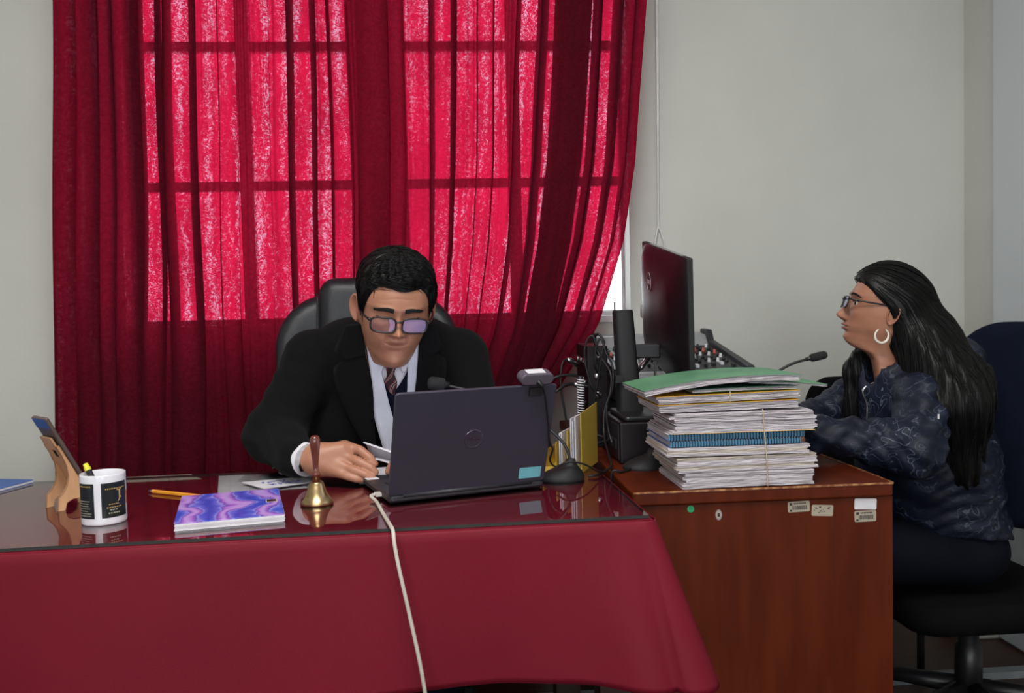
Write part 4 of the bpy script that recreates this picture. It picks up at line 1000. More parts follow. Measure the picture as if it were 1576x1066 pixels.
# ------------------------------------------------------------------ heads
def table(t, sg=.0035):
    t = sorted(t); xs = np.linspace(-.16, .26, 841); y = np.interp(xs, [a for a, _ in t], [b for _, b in t])
    k = np.exp(-.5*((np.arange(-40, 41)*.0005)/sg)**2); k /= k.sum(); ys = np.convolve(np.pad(y, 40, 'edge'), k, 'valid')
    return lambda h: np.interp(h, xs, ys)
class Head:
    def __init__(s, female=False):
        s.female = female
        j = .94 if female else 1.
        s.F = table([(-.14, .018), (-.06, .026), (-.03, .030), (-.014, .037), (-.006, .060), (0, .078), (.008, .0905), (.02, .0955), (.034, .0915), (.05, .0945), (.065, .0935), (.08, .0925), (.095, .0915), (.11, .0915), (.122, .093), (.137, .0985), (.15, .097), (.17, .0915), (.19, .081), (.205, .067), (.218, .046), (.225, .024), (.229, .002)], .0025)
        s.B = table([(-.14, .075), (-.06, .064), (-.03, .060), (0, .060), (.03, .064), (.06, .074), (.09, .087), (.12, .096), (.15, .098), (.175, .092), (.195, .080), (.21, .064), (.22, .043), (.226, .022), (.229, .002)])
        s.W = table([(-.14, .075), (-.08, .057), (-.03, .054), (-.012, .053*j), (0, .0545*j), (.015, .0575*j), (.03, .0615*j), (.05, .0655), (.07, .0695), (.09, .0735), (.11, .0755), (.135, .0765), (.16, .0752), (.185, .0685), (.203, .056), (.215, .042), (.223, .026), (.229, .002)])
        if not female:
            W0 = s.W; s.W = lambda h: W0(h)*(1.045+.075*np.exp(-((h-.058)/.036)**2)-.05*np.clip((.02-h)/.03, 0, 1))
        if female:
            F0 = s.F; s.F = lambda h: F0(h)-.0075*np.exp(-((h-.012)/.022)**2)-.014*np.clip(-(h+.005)/.02, 0, 1)-.0075*np.clip((h-.125)/.03, 0, 1)*np.clip((.225-h)/.03, 0, 1)
            W1 = s.W; s.W = lambda h: W1(h)*(1-.06*np.exp(-((h-.0)/.03)**2)-.10*np.clip(-(h+.01)/.03, 0, 1))
        s.T = table([(-.03, 0), (-.01, .1), (0, .34), (.015, .33), (.04, .2), (.07, .08), (.1, .02), (.12, 0)])
        if not female: s.T = table([(-.03, 0), (-.012, .15), (0, .46), (.012, .45), (.03, .36), (.05, .22), (.075, .08), (.1, .02), (.12, 0)])
        s.EX = .0715 if female else .0765
        s.Y = table([(-.14, .028), (-.05, .012), (0, 0), (.2, 0)] if not female else [(-.14, .040), (-.05, .016), (0, 0), (.2, 0)])
        nl = 1.04 if female else 1.22
        s.N = table([(.050, 0), (.060, .002), (.065, .013), (.070, .0235*nl), (.075, .0275*nl), (.081, .0255*nl), (.09, .0195), (.1, .0135), (.11, .0085), (.12, .0048), (.132, .001), (.14, 0)], .0024)
        k = 1. if female else 1.22
        s.NW = table([(.06, .0108*k), (.072, .0108*k), (.08, .0092*k), (.095, .0078*k), (.12, .0080*k), (.14, .012)])
    def pt(s, a, h):
        a = np.asarray(a, float); h = np.asarray(h, float); sn, c = np.sin(a), np.cos(a); e = 2/2.25
        sx = np.sign(sn)*np.abs(sn)**e; cy = np.abs(c)**e
        x = s.W(h)*sx*(1-s.T(h)*np.maximum(c, 0)); y = np.where(c > 0, -s.F(h)*cy, s.B(h)*cy)+s.Y(h)
        h_ = h
        if not s.female: h = np.interp(h, [-.2, 0, .056, .0838, .1185, .1345, .3], [-.2, 0, .0475, .0705, .1150, .1335, .2990])
        m = np.clip(c/.3, 0, 1); m = m*m*(3-2*m); ax = np.abs(x)
        g = lambda x0, h0, sx_, sh: np.exp(-((ax-x0)/sx_)**2-((h-h0)/sh)**2)
        f = s.N(h)*np.exp(-(ax/s.NW(h))**2)
        aw = .0 if s.female else .0025
        f = f+.0095*g(.0135+aw, .0705, .0066+aw*.5, .0068)-.0085*g(.0075+aw*.5, .0615, .0042, .0030)
        f = f-.0095*g(.032, .1165, .0165, .0125)+.0050*g(.032, .1145, .0125, .0070)+.0012*g(.032, .1215, .014, .0025)
        f = f+(.0012 if s.female else .0042)*g(.030, .1385, .018, .006)+.0055*g(.043, .088, .018, .016)
        lw = 1.6 if s.female else .6
        f = f+lw*.0050*np.exp(-(ax/.0165)**2-((h-.0525)/.0040)**2)+lw*.0056*np.exp(-(ax/.0150)**2-((h-.0425)/.0046)**2)-.0070*np.exp(-(ax/.0215)**4-((h-.0475)/.0015)**2)
        f = f-.0025*np.exp(-(ax/.013)**2-((h-.0345)/.004)**2)+.003*np.exp(-(ax/.014)**2-((h-.019)/.009)**2)
        if not s.female:
            t = np.clip((.0705-h)/.03, 0, 1); f = f-.0040*np.exp(-((ax-(.0200+.0085*t))/.0032)**2)*np.exp(-((h-.058)/.013)**2)
            f = f+.004*g(.033, .052, .012, .014)
            f = f-.0009*np.exp(-((h-.158-.004*np.cos(ax*50))/.0016)**2)*np.exp(-(ax/.04)**2)
        hz = h_ if s.female else h_-.20*np.clip(.055-h_, 0, .06)
        return x, y-m*f, hz
    def front(s, x, h, off=0.):
        aa = np.linspace(-1.55, 1.55, 600); X, Y, Z_ = s.pt(aa, np.full(600, float(h))); i = np.argsort(X); y = np.interp(x, X[i], Y[i])
        return Vector((x, y-off, float(Z_[0])))
    def mesh(s, M):
        t = np.linspace(-PI, PI, 221)[:-1]; A = t-.55*np.sin(t); H = np.concatenate([np.linspace(-.13, -.02, 24), np.linspace(-.0185, .028, 28), np.linspace(.029, .088, 74), np.linspace(.0893, .150, 44), np.linspace(.152, .229, 42)])
        AA, HH = np.meshgrid(A, H); x, y, z = s.pt(AA.ravel(), HH.ravel())
        nA = len(A); V = [M @ Vector(p) for p in zip(x, y, z)]
        F = [(i*nA+j, i*nA+(j+1) % nA, (i+1)*nA+(j+1) % nA, (i+1)*nA+j) for i in range(len(H)-1) for j in range(nA)]
        F.append(tuple((len(H)-1)*nA+j for j in range(nA)))
        lip = np.exp(-(np.abs(x)/.0205)**4-((HH.ravel()-(.0475 if s.female else .056))/(.0085 if s.female else .0068))**2)*(y < -.07)
        return V, F, list(lip*(.95 if s.female else .55))
    def ear(s, M, side):
        rows = []; R = (0, .18, .36, .52, .64, .74, .83, .91, .97, 1.0, .98, .9)
        for k, r in enumerate(R):
            row = []
            for th in np.linspace(0, 2*PI, 36, False):
                c, sn = math.cos(th), math.sin(th); ks = .84 if s.female else 1.; e = .0178*ks*c*(1+.16*sn)*r; v = .0335*ks*sn*r
                w = .004+(.0145 if not s.female else .010)*max(0, c+.15)*r+.002*sn*r
                if r < .66: w -= .0110*(1-(r/.66)**2)
                if .7 < r and k < 10: w += .0048*math.sin(PI*min(1, (r-.7)/.32))
                if k >= 10: w -= .004+.008*(k-9)*.6
                row.append(M @ Vector((side*(s.EX+w), .010+e+.10*v*1.0, .098+v)))
            rows.append(row)
        return rows
def add_tinted(mb, tint, V, F, T=None):
    mb.add(V, F); tint += T if T else [0.]*len(V)
def body_obj(parent, mb, tint, m):
    o = obj('body', mb, m, parent, True); at = o.data.attributes.new('tint', 'FLOAT', 'POINT'); at.data.foreach_set('value', tint); return o
def strands(parent, name, roots, flow, kd, nrm, n, step, r, mat_, lift=.0015, jitter=.15, seed=1, world=True):
    rng = random.Random(seed); mb = MB()
    for p in roots:
        p = Vector(p); pts = []; l = lift*rng.uniform(.3, 1.6); j = Vector((rng.gauss(0, jitter), rng.gauss(0, jitter), rng.gauss(0, jitter))); m = max(4, int(n*rng.uniform(.7, 1.15)))
        for k in range(m):
            co, i, _ = kd.find(p); nn = nrm[i]; q = co+nn*l; q = p+(q-p)*1. if (p-co).length < .03 else p
            # keep the tangential position, snap only along the normal
            q = p+nn*((co+nn*l-p).dot(nn)); pts.append(q)
            d = flow(q)+j; d = d-nn*d.dot(nn)*.9
            if d.length < 1e-6: break
            p = q+d.normalized()*step
        if len(pts) > 3:
            mm = len(pts); mb.tube(pts, [r*(.35+.65*math.sin(PI*min(1, .18+.82*(k/(mm-1))))**.5) if k < mm-1 else r*.2 for k in range(mm)], 3, False)
    return obj(name, mb, mat_, parent, True)
def kd_of(mb):
    kd = kdtree.KDTree(len(mb.v)); [kd.insert(p, i) for i, p in enumerate(mb.v)]; kd.balance()
    nr = [Vector() for _ in mb.v]
    for f in mb.f:
        if len(f) < 3: continue
        a, b, c = (Vector(mb.v[f[q]]) for q in (0, 1, 2)); n = (b-a).cross(c-a)
        for i in f: nr[i] = nr[i]+n
    return kd, [v.normalized() if v.length > 1e-12 else Vector((0, 0, 1)) for v in nr]
def glasses(parent, M, hd, w, hgt, cx, ch, yo, lens_tilt, r=.0014):
    def outline(side):
        P = []
        for t in np.linspace(0, 2*PI, 40, False):
            c, s_ = math.cos(t), math.sin(t); x = side*cx+w*math.copysign(abs(c)**.55, c); z = ch+hgt*math.copysign(abs(s_)**.6, s_)
            P.append(Vector((x, yo+.006*((abs(x)-.0)/.06)**2+lens_tilt*(z-ch), z)))
        return P
    tw = .0775 if hd.female else .0815
    g = obj('eyeglasses', MB().tube([M @ p for p in outline(-1)], r, 6, closed=True).tube([M @ p for p in outline(1)], r, 6, closed=True), 'spectacle', parent, True)
    br = [(-(cx-w), yo, ch+hgt*.35), (-.006, yo-.003, ch+hgt*.55), (.006, yo-.003, ch+hgt*.55), (cx-w, yo, ch+hgt*.35)]
    obj('bridge', MB().tube([M @ Vector(p) for p in spline(br, 5)], r*1.1, 6), 'spectacle', g, True)
    for sd in (-1, 1):
        P = outline(sd); c = sum(P, Vector())/len(P)
        mb = MB(); mb.add([M @ p for p in P]+[M @ (c+Vector((0, -.0015, 0)))], [(i, (i+1) % 40, 40) for i in range(40)]); obj('lens', mb, 'lens', g, True)
        tp = [(sd*(cx+w), yo+.006, ch+hgt*.62), (sd*(cx+w+.006), yo+.010, ch+hgt*.66), (sd*(tw-.001), -.055, ch+.008), (sd*(tw+.001), -.01, ch+.008), (sd*tw, .012, ch-.002), (sd*(tw-.003), .028, ch-.018)]
        obj('temple', MB().tube([M @ Vector(p) for p in spline(tp, 6)], [r*1.5]*7+[r*1.1]*(6*5+1-7), 6), 'spectacle', g, True)
    return g
def brows(parent, M, hd, h0, x0, x1, rise, seed, n=120, tail=.0, fat=1.):
    rng = random.Random(seed)
    for sd in (-1, 1):
        mb = MB()
        for k in range(n):
            u = rng.random(); x = x0+(x1-x0)*u; hh = h0+rise*math.sin(PI*min(1, u*.9+.12))-tail*u*u+rng.uniform(-.0028, .0028)*fat*(1-.55*u)
            L = rng.uniform(.006, .011); pts = [hd.front(sd*min(.062, x+L*q), hh+.0012*math.sin(q*3)+.0016*q*(1-u*2), .0005+.0008*math.sin(PI*q)) for q in (0, .35, .7, 1)]
            mb.tube([M @ p for p in pts], [.0006*fat, .0007*fat, .0005*fat, .0002], 3, False)
        obj('eyebrow', mb, 'eyebrow', parent, True)
def hand_sdf(palm, fingers, k=.012):
    def f(P):
        d = None
        for (a, b, r1, r2) in palm: q = rc(P, a, b, r1, r2); d = q if d is None else smin(d, q, .022)
        fd = None
        for F_ in fingers:
            q = None
            for (a, ra), (b, rb) in zip(F_[:-1], F_[1:]):
                s_ = rc(P, a, b, ra, rb); q = s_ if q is None else np.minimum(q, s_)
            fd = q if fd is None else smin(fd, q, .0025)
        return smin(d, fd, k)
    return f
def ribbon(name, A, B, surf, off, mat_, parent, n=18, m=5, th=.003, edge=None, uvs=1.):
    # strip between two (x, z) curves laid on a surface y = surf(x, z) - off
    def rs(C):
        S = spline([(x, 0, z) for (x, z) in C], 8); k = len(S)-1
        return [S[int(round(k*i/n))] for i in range(n+1)]
    a, b = rs(A), rs(B); P = []; UV = []
    for i in range(n+1):
        row = []
        for j in range(m+1):
            p = a[i]+(b[i]-a[i])*j/m; row.append((p.x, 0, p.z)); UV.append((j/m, i/n*uvs))
        P.append(row)
    X = np.array([q[0] for r in P for q in r]); Z = np.array([q[2] for r in P for q in r]); Y = surf(X, Z)-off
    for _ in range(3): k_ = Y/2.22; X2, Z2 = X*k_, 1.15+(Z-1.15)*k_; Y = surf(X2, Z2)-off
    X, Z = X2, Z2
    V = list(zip(X, Y, Z)); F = [(i*(m+1)+j, i*(m+1)+j+1, (i+1)*(m+1)+j+1, (i+1)*(m+1)+j) for i in range(n) for j in range(m)]
    mb = MB(); mb.v = [tuple(map(float, v)) for v in V]; mb.f = F; mb.m = [0]*len(F)
    return obj(name, mb, mat_, parent, True, solid=th, uv=UV)
def tracer(fn, y0, sgn=1.):
    def s(X, Z):
        Y = np.full(len(X), y0)
        for _ in range(40): Y = Y+sgn*np.clip(fn(np.stack([X, Y, Z], -1)), -.02, .05)*.8
        return Y
    return s

# ------------------------------------------------------------------ the man
man = thing('person', 'man in black coat and white ribbon reading at the long table', 'person', (-.16, 2.5, 0))
MH = Tr(-.122, 2.125, 1.147) @ Rz(D(10)) @ Ry(D(4)) @ Rx(D(22)) @ Matrix.Scale(1.035, 4) @ Tr(0, 0, -.10)
hd = Head(); bodym = MB(); tint = []
V, F, T = hd.mesh(MH); add_tinted(bodym, tint, V, F, T)
for sd in (-1, 1):
    n0 = len(bodym.v); bodym.grid(hd.ear(MH, sd), True); tint += [.18]*(len(bodym.v)-n0)
# right hand: thumb side up, fingers closing on the sheet
hp = [((-.345, 2.062, .812), (-.30, 2.042, .812), .030, .032), ((-.30, 2.042, .822), (-.245, 2.028, .830), .026, .021), ((-.30, 2.040, .800), (-.25, 2.012, .793), .027, .020)]
hf = [[((-.240, 2.034, .836), .0125), ((-.203, 2.012, .828), .0108), ((-.180, 2.002, .811), .0098), ((-.170, 1.999, .798), .0082)],
      [((-.247, 2.018, .818), .0120), ((-.207, 1.994, .806), .0108), ((-.178, 1.984, .792), .0098), ((-.168, 1.984, .781), .0082)],
      [((-.255, 2.006, .801), .0115), ((-.217, 1.984, .788), .0103), ((-.190, 1.976, .779), .0092), ((-.176, 1.978, .772), .0078)],
      [((-.264, 1.998, .786), .0105), ((-.232, 1.980, .776), .0092), ((-.210, 1.976, .769), .0082), ((-.196, 1.979, .766), .0070)],
      [((-.29, 2.058, .825), .0150), ((-.245, 2.070, .822), .0120), ((-.205, 2.050, .815), .0108), ((-.182, 2.030, .807), .0088)]]
hf = [[((p[0], p[1]+.026, p[2]+.002), r_) for (p, r_) in F_] for F_ in hf]
hp = [(a_, (b_[0], b_[1]+.018, b_[2]), r1_, r2_) for (a_, b_, r1_, r2_) in hp]
h1 = nets(hand_sdf(hp, hf), (-.40, 1.95, .745), (-.14, 2.14, .87), .0030)
n0 = len(bodym.v); bodym.add(h1.v, h1.f); tint += [0.]*len(h1.v)
# left hand behind the laptop, resting on the papers
hp = [((.0, 2.06, .826), (-.045, 2.03, .819), .028, .030), ((-.045, 2.03, .817), (-.085, 2.01, .812), .026, .020)]
hf = [[((-.080, 1.990+q*.018, .812), .0115), ((-.108, 1.985+q*.016, .808), .0102), ((-.130, 1.985+q*.014, .798), .0092), ((-.138, 1.988+q*.013, .788), .0078)] for q in range(4)]+[[((-.04, 1.995, .812), .014), ((-.07, 1.972, .802), .0115), ((-.095, 1.968, .793), .0085)]]
h2 = nets(hand_sdf(hp, hf), (-.18, 1.94, .765), (.05, 2.12, .88), .0032)
bodym.add(h2.v, h2.f); tint += [0.]*len(h2.v)
body_obj(man, bodym, tint, 'skin_man')
# nails
mb = MB()
for fg in hf[:0]: pass
# hair
def hairline(a):
    a = abs(((a+PI) % (2*PI))-PI)
    return float(np.interp(a, [0, .35, .62, .80, .95, 1.12, 1.30, 1.45, 1.75, 2.05, 2.3, PI], [.181, .184, .182, .170, .150, .112, .104, .128, .128, .085, .045, .022]))
def cap(hd, line, thick, fwd):
    rows = []; na = 150
    for v in np.linspace(0, 1, 34):
        row = []
        for a in np.linspace(-PI, PI, na, False):
            h0 = line(a); h = h0+(.2285-h0)*v**.85; x, y, z = hd.pt(np.array([a]), np.array([h])); p = Vector((float(x[0]), float(y[0]), h)); n = (p-Vector((0, 0, .115))).normalized()
            row.append(p+n*(thick(a, v)*min(1, .12+v*5))+fwd(a, v))
        rows.append(row)
    return rows
part_a = -.75
def thick(a, v):
    t = .005+.011*min(1, v*1.6)
    t += .006*math.exp(-((a-.25)/.7)**2)*math.exp(-((v-.18)/.2)**2)
    t += .0016*math.sin(a*23+v*9)+.0012*math.sin(a*41-v*14)
    return t
capr = cap(hd, hairline, thick, lambda a, v: Vector((0, -.004*math.exp(-(a/.6)**2)*(1-v), -.005*math.exp(-((a-.22)/.35)**2)*(1-v)*max(0, 1-v*3))))
hm = MB().grid([[MH @ p for p in r] for r in capr], True); hm.add([MH @ p for p in capr[-1]], [tuple(range(len(capr[-1])))])
hair = obj('hair', hm, 'hair', man, True)
kd, nr = kd_of(hm); Mi = MH.inverted()
def flow_m(p):
    q = Mi @ p; s_ = 1 if q.x > -.02 else -1
    top = max(0., min(1., (q.z-.165)/.05))
    d = Vector((1., -.22 if q.y < .03 else .25, -.2))*top+Vector((.10*s_, .30 if abs(q.x) > .05 else -.2, -1))*(1-top)
    if q.y < -.035 and q.z > .172: d = Vector((1, -.08, -.13))
    elif q.x < -.03 and q.z < .215: d = Vector((-.25, .12, -1))
    return MH.to_3x3() @ d
rng = random.Random(4); roots = []
for _ in range(2300):
    i = rng.randrange(3, 34); j = rng.randrange(150); roots.append(MH @ (capr[i][j]+Vector((rng.uniform(-.003, .003), rng.uniform(-.003, .003), 0))))
strands(hair, 'strands', roots, flow_m, kd, nr, 10, .0052, .00072, 'hair', .0016, .12, 5)
brows(man, MH, hd, .1335, .012, .046, .0035, 2, 420, .002, 2.0)
for sd in (-1, 1):
    P = [MH @ hd.front(sd*x, .1165-.0030*math.sin(PI*(x-.018)/.030), .0006) for x in np.linspace(.018, .048, 10)]
    obj('eyelashes', MB().tube(P, [.0004]+[.0011]*8+[.0005], 5), 'eyebrow', man, True)
glasses(man, MH, hd, .0272, .0165, .0342, .1075, -.1105, .10, .0023)

# coat: torso, yoke and sleeves
def torso_m(P):
    Q = P.copy(); Q[:, 0] = (Q[:, 0]+.155)*.80-.155
    d = rc(Q, (-.155, 2.465, .47), (-.155, 2.425, .82), .145, .156); d = smin(d, rc(Q, (-.155, 2.43, .82), (-.15, 2.34, 1.02), .160, .105), .08)
    d = smin(d, rc(P, (-.345, 2.335, 1.032), (.030, 2.335, 1.027), .068, .068), .09)
    d = smin(d, rc(P, (-.255, 2.31, 1.075), (-.055, 2.31, 1.07), .045, .045), .05)
    return d
def coat_m(P):
    d = torso_m(P)
    w = .0035*np.sin(P[:, 2]*95+P[:, 0]*38+np.sin(P[:, 1]*40))*np.exp(-((P[:, 2]-.83)/.06)**2)*(P[:, 0] < -.3)
    w = w+.0028*np.sin((P[:, 0]*.6+P[:, 2])*120+1.4*np.sin(P[:, 0]*60))*np.exp(-((P[:, 0]+.42)/.08)**2)
    s1 = np.minimum(rc(P, (-.352, 2.335, 1.020), (-.438, 2.258, .842), .066, .068), 9)
    s1 = smin(s1, rc(P, (-.438, 2.258, .842), (-.352, 2.07, .812), .068, .046), .035)
    s2 = smin(rc(P, (.040, 2.335, 1.015), (.080, 2.25, .845), .066, .064), rc(P, (.080, 2.25, .845), (.005, 2.065, .830), .064, .046), .035)
    d = smin(d, s1+w, .03); d = smin(d, s2, .03)
    return d+.0012*np.sin(P[:, 2]*30+P[:, 0]*22)*np.sin(P[:, 0]*31+1)
cm = nets(coat_m, (-.56, 1.98, .48), (.22, 2.72, 1.17), .0105)
coat = obj('coat', cm, 'coat_wool', man, True)
sf = tracer(torso_m, 1.95)
SC_ = dict(
 stoleL=([(-.198, 1.088), (-.195, 1.04), (-.185, .95), (-.184, .886), (-.173, .837), (-.163, .80), (-.158, .785)], [(-.175, 1.087), (-.171, 1.034), (-.162, .99), (-.145, .909), (-.128, .843), (-.114, .80), (-.109, .785)]),
 stoleR=([(-.095, 1.085), (-.096, 1.037), (-.099, .98), (-.102, .935), (-.111, .851), (-.115, .80), (-.116, .785)], [(-.069, 1.084), (-.072, 1.036), (-.077, .98), (-.083, .934), (-.087, .85), (-.089, .80), (-.090, .785)]),
 shirt=([(-.194, 1.077), (-.186, 1.034), (-.171, .995), (-.156, .969), (-.137, .944)], [(-.073, 1.073), (-.083, 1.032), (-.101, .993), (-.116, .968), (-.134, .944)]),
 vest=([(-.186, 1.039), (-.179, .95), (-.171, .885), (-.16, .82), (-.152, .785)], [(-.083, 1.036), (-.092, .948), (-.097, .883), (-.103, .818), (-.103, .785)]),
 tie=([(-.159, 1.026), (-.149, .990), (-.157, .966), (-.138, .938)], [(-.119, 1.024), (-.131, .991), (-.125, .965), (-.133, .939)]),
 colL=([(-.197, 1.083), (-.187, 1.031), (-.168, .992)], [(-.177, 1.076), (-.154, 1.03), (-.163, .993)]),
 colR=([(-.092, 1.074), (-.119, 1.029), (-.11, .992)], [(-.072, 1.08), (-.088, 1.028), (-.106, .992)]),
 lapL=([(-.202, 1.04), (-.195, .999), (-.187, .951), (-.185, .869), (-.184, .788)], [(-.246, 1.028), (-.277, 1.008), (-.268, .945), (-.234, .863), (-.189, .784)]),
 lcL=([(-.209, 1.115), (-.205, 1.072), (-.202, 1.038)], [(-.245, 1.113), (-.273, 1.05), (-.248, 1.028)]),
 lapR=([(-.068, 1.052), (-.073, 1.004), (-.082, .931), (-.085, .866), (-.089, .777)], [(-.037, 1.035), (-.006, 1.021), (-.013, .945), (-.042, .856), (-.085, .771)]),
 lcR=([(-.059, 1.112), (-.064, 1.076), (-.068, 1.05)], [(-.03, 1.108), (-.017, 1.059), (-.037, 1.033)]))
# the garments under the coat follow a chest that leans forward to the collar
def sfc(X, Z):
    y = sf(X, Z); lean = 2.262-np.clip(Z-.74, 0, .40)*.40
    return np.minimum(y, lean+((X+.135)/.12)**2*.050)
ribbon('vest', *SC_['vest'], sfc, .004, 'vest_wool', man, 16, 6, .003)
ribbon('shirt', *SC_['shirt'], sfc, .009, 'shirt', man, 16, 8, .003)
tie = ribbon('tie', *SC_['tie'], sfc, .015, 'tie_silk', man, 18, 6, .006, uvs=2.6)
ribbon('shirt_collar', *SC_['colL'], sfc, .019, 'shirt', man, 10, 5, .003); ribbon('shirt_collar', *SC_['colR'], sfc, .019, 'shirt', man, 10, 5, .003)
ribbon('white_ribbon', *SC_['stoleL'], sfc, .020, 'stole', man, 24, 5, .002); ribbon('white_ribbon', *SC_['stoleR'], sfc, .021, 'stole', man, 24, 5, .002)
for k in ('lapL', 'lapR'): ribbon('lapel', *SC_[k], sfc, .022, 'coat_wool', coat, 22, 7, .007)
for k in ('lcL', 'lcR'): ribbon('coat_collar', *SC_[k], sfc, .024, 'coat_wool', coat, 16, 6, .008)
# collar standing round the back of the neck
rows = []
for z, rx_, ry_, yo in ((1.00, .076, .076, 2.235), (1.04, .072, .072, 2.225), (1.07, .069, .069, 2.217)):
    rows.append([(-.135+rx_*math.cos(t_), yo+ry_*math.sin(t_), z+.014*math.sin(t_)) for t_ in np.linspace(-.9, PI+.9, 40)])
obj('neck_band', MB().grid(rows), 'shirt', man, True, solid=.003)
# cuff, sleeve buttons
a, bq = Vector((-.36, 2.085, .814)), Vector((-.322, 2.045, .811)); d = (bq-a)
obj('shirt_cuff', MB().tube([a, a+d*.5, bq, bq, a+d*.6], [.038, .0385, .0385, .0365, .036], 28, False), 'shirt', man, True)
obj('shirt_cuff', MB().tube([(.03, 2.085, .829), (.0, 2.062, .827), (.0, 2.062, .827), (.02, 2.078, .829)], [.038, .0385, .0365, .036], 24, False), 'shirt', man, True)
sc_ = tracer(coat_m, 1.9)
for (x, z) in ((-.421, .776), (-.406, .7765), (-.391, .777)):
    y = float(sc_(np.array([x]), np.array([z]))[0]); g_ = np.array([coat_m(np.array([[x, y, z]])+dv_)[0]-coat_m(np.array([[x, y, z]])-dv_)[0] for dv_ in np.eye(3)*.004]); nrm_ = Vector(g_).normalized()
    obj('sleeve_button', MB().lathe([(.0005, -.001), (.0062, -.001), (.0068, .0015), (.0056, .003), (.0042, .0022), (.0005, .0022)], 16, Tr(x, y, z) @ nrm_.to_track_quat('Z', 'Y').to_matrix().to_4x4()), 'button_horn', coat, True)
# trousers and shoes under the table
def legs_m(P):
    d = None
    for s_ in (-1, 1):
        x = -.155+s_*.10
        q = smin(rc(P, (x, 2.50, .562), (x+s_*.03, 2.06, .55), .083, .068), rc(P, (x+s_*.03, 2.06, .55), (x+s_*.02, 2.10, .10), .064, .048), .03); d = q if d is None else smin(d, q, .03)
    return d
obj('trousers', nets(legs_m, (-.42, 1.95, .04), (.12, 2.64, .68), .016), 'trouser', man, True)
for s_ in (-1, 1):
    obj('shoe', nets(lambda P: smin(rc(P, (-.155+s_*.12, 2.12, .045), (-.155+s_*.13, 1.92, .033), .045, .033), rc(P, (-.155+s_*.12, 2.11, .09), (-.155+s_*.12, 2.10, .05), .04, .04), .03), (-.36, 1.86, -.002), (.06, 2.2, .15), .011), 'gloss_black', man, True)
# folded sheet in his hand, sheet on the table
sh = thing('sheet_of_paper', 'folded white sheet held in the man\'s hand', 'paper', (-.14, 2.0, .80))
g = []
for v in np.linspace(0, 1, 8): g.append([(-.197+.010*v+u*.085, 2.045-.022*u+.004*v+.05*v, .846-.030*u-.046*v*(1-.2*u)+.016*math.sin(PI*v)) for u in np.linspace(0, 1, 8)])
obj('upper_leaf', MB().grid(g), 'paper', sh, True, solid=.0006)
g = []
for v in np.linspace(0, 1, 8): g.append([(-.200+u*.095+.006*v, 2.026-.015*u+.05*v, .811-.028*u+.010*math.sin(PI*u)-.004*v) for u in np.linspace(0, 1, 8)])
obj('lower_leaf', MB().grid(g), 'paper', sh, True, solid=.0006)
flat_sheet('sheet_of_paper', 'white sheet lying on the table under the man\'s hands', 'paper', [(-.205, 2.02), (-.05, 2.06), (-.09, 2.24), (-.245, 2.20)], ZT+.0002, 'paper', .0006)

# his armchair
ch = thing('office_chair', 'black leather executive chair behind the man', 'chair', (-.22, 2.62, 0))
def back_m(P):
    u = (P[:, 0]+.225); zc = P[:, 2]; y = P[:, 1]-(2.615+.10*(zc-.85))
    hw = .275-.035*np.clip((zc-.95)/.25, 0, 1)**2; q = np.stack([np.abs(u)/hw, np.abs(zc-.80)/.39], -1)
    return q
def slab_sdf(c, half, r, tilt=0., wing=0.):
    def f(P):
        x = P[:, 0]-c[0]; z = P[:, 2]-c[2]; y = P[:, 1]-c[1]-tilt*z+wing*x*x
        q = np.stack([np.abs(x)-half[0]+r, np.abs(z)-half[2]+r, np.zeros(len(x))], -1)
        o2 = np.linalg.norm(np.maximum(q[:, :2], 0), axis=1)+np.minimum(np.maximum(q[:, 0], q[:, 1]), 0)-r
        w = np.stack([o2+half[1], np.abs(y)], -1)
        return np.linalg.norm(np.stack([np.maximum(o2+half[1]*.9, 0), np.maximum(np.abs(y)-half[1]*.1, 0)], -1), axis=1)-half[1]*.9+np.minimum(np.maximum(o2+half[1]*.9, np.abs(y)-half[1]*.1), 0)
    return f
obj('backrest', nets(slab_sdf((-.232, 2.70, .83), (.27, .050, .37), .16, .06, .6), (-.56, 2.54, .40), (.10, 2.86, 1.26), .012), 'leather', ch, True)
obj('headrest', nets(slab_sdf((-.235, 2.655, 1.12), (.135, .045, .125), .05, .06, .2), (-.42, 2.54, .96), (-.05, 2.79, 1.28), .009), 'leather', ch, True)
obj('back_cushion', nets(slab_sdf((-.232, 2.655, .78), (.17, .045, .22), .06, .10, .2), (-.44, 2.52, .52), (-.02, 2.77, 1.03), .011), 'leather', ch, True)
obj('seat', nets(lambda P: slab_sdf((-.22, .42, 2.44), (.25, .06, .25), .08)(P[:, [0, 2, 1]]), (-.50, 2.14, .33), (.06, 2.72, .52), .012), 'leather', ch, True)
for sx in (-1, 1):
    P = [(-.235+sx*.137, 2.628+.10*(z-1.12), z) for z in np.linspace(1.02, 1.20, 8)]; obj('piping', MB().tube(P, .003, 6), 'leather', ch, True)
for sx in (-1, 1):
    x = -.225+sx*.29
    obj('armrest', MB().tube(spline([(x, 2.66, .45), (x, 2.68, .58), (x, 2.64, .655), (x, 2.48, .665), (x, 2.38, .64), (x, 2.36, .5), (x, 2.42, .42)], 6), .02, 10), 'black_plastic', ch, True)
obj('gas_lift', MB().lathe([(.028, .08), (.028, .24), (.018, .24), (.018, .36), (.0005, .36)], 20, None, (-.22, 2.46, 0)), 'black_plastic', ch, True)
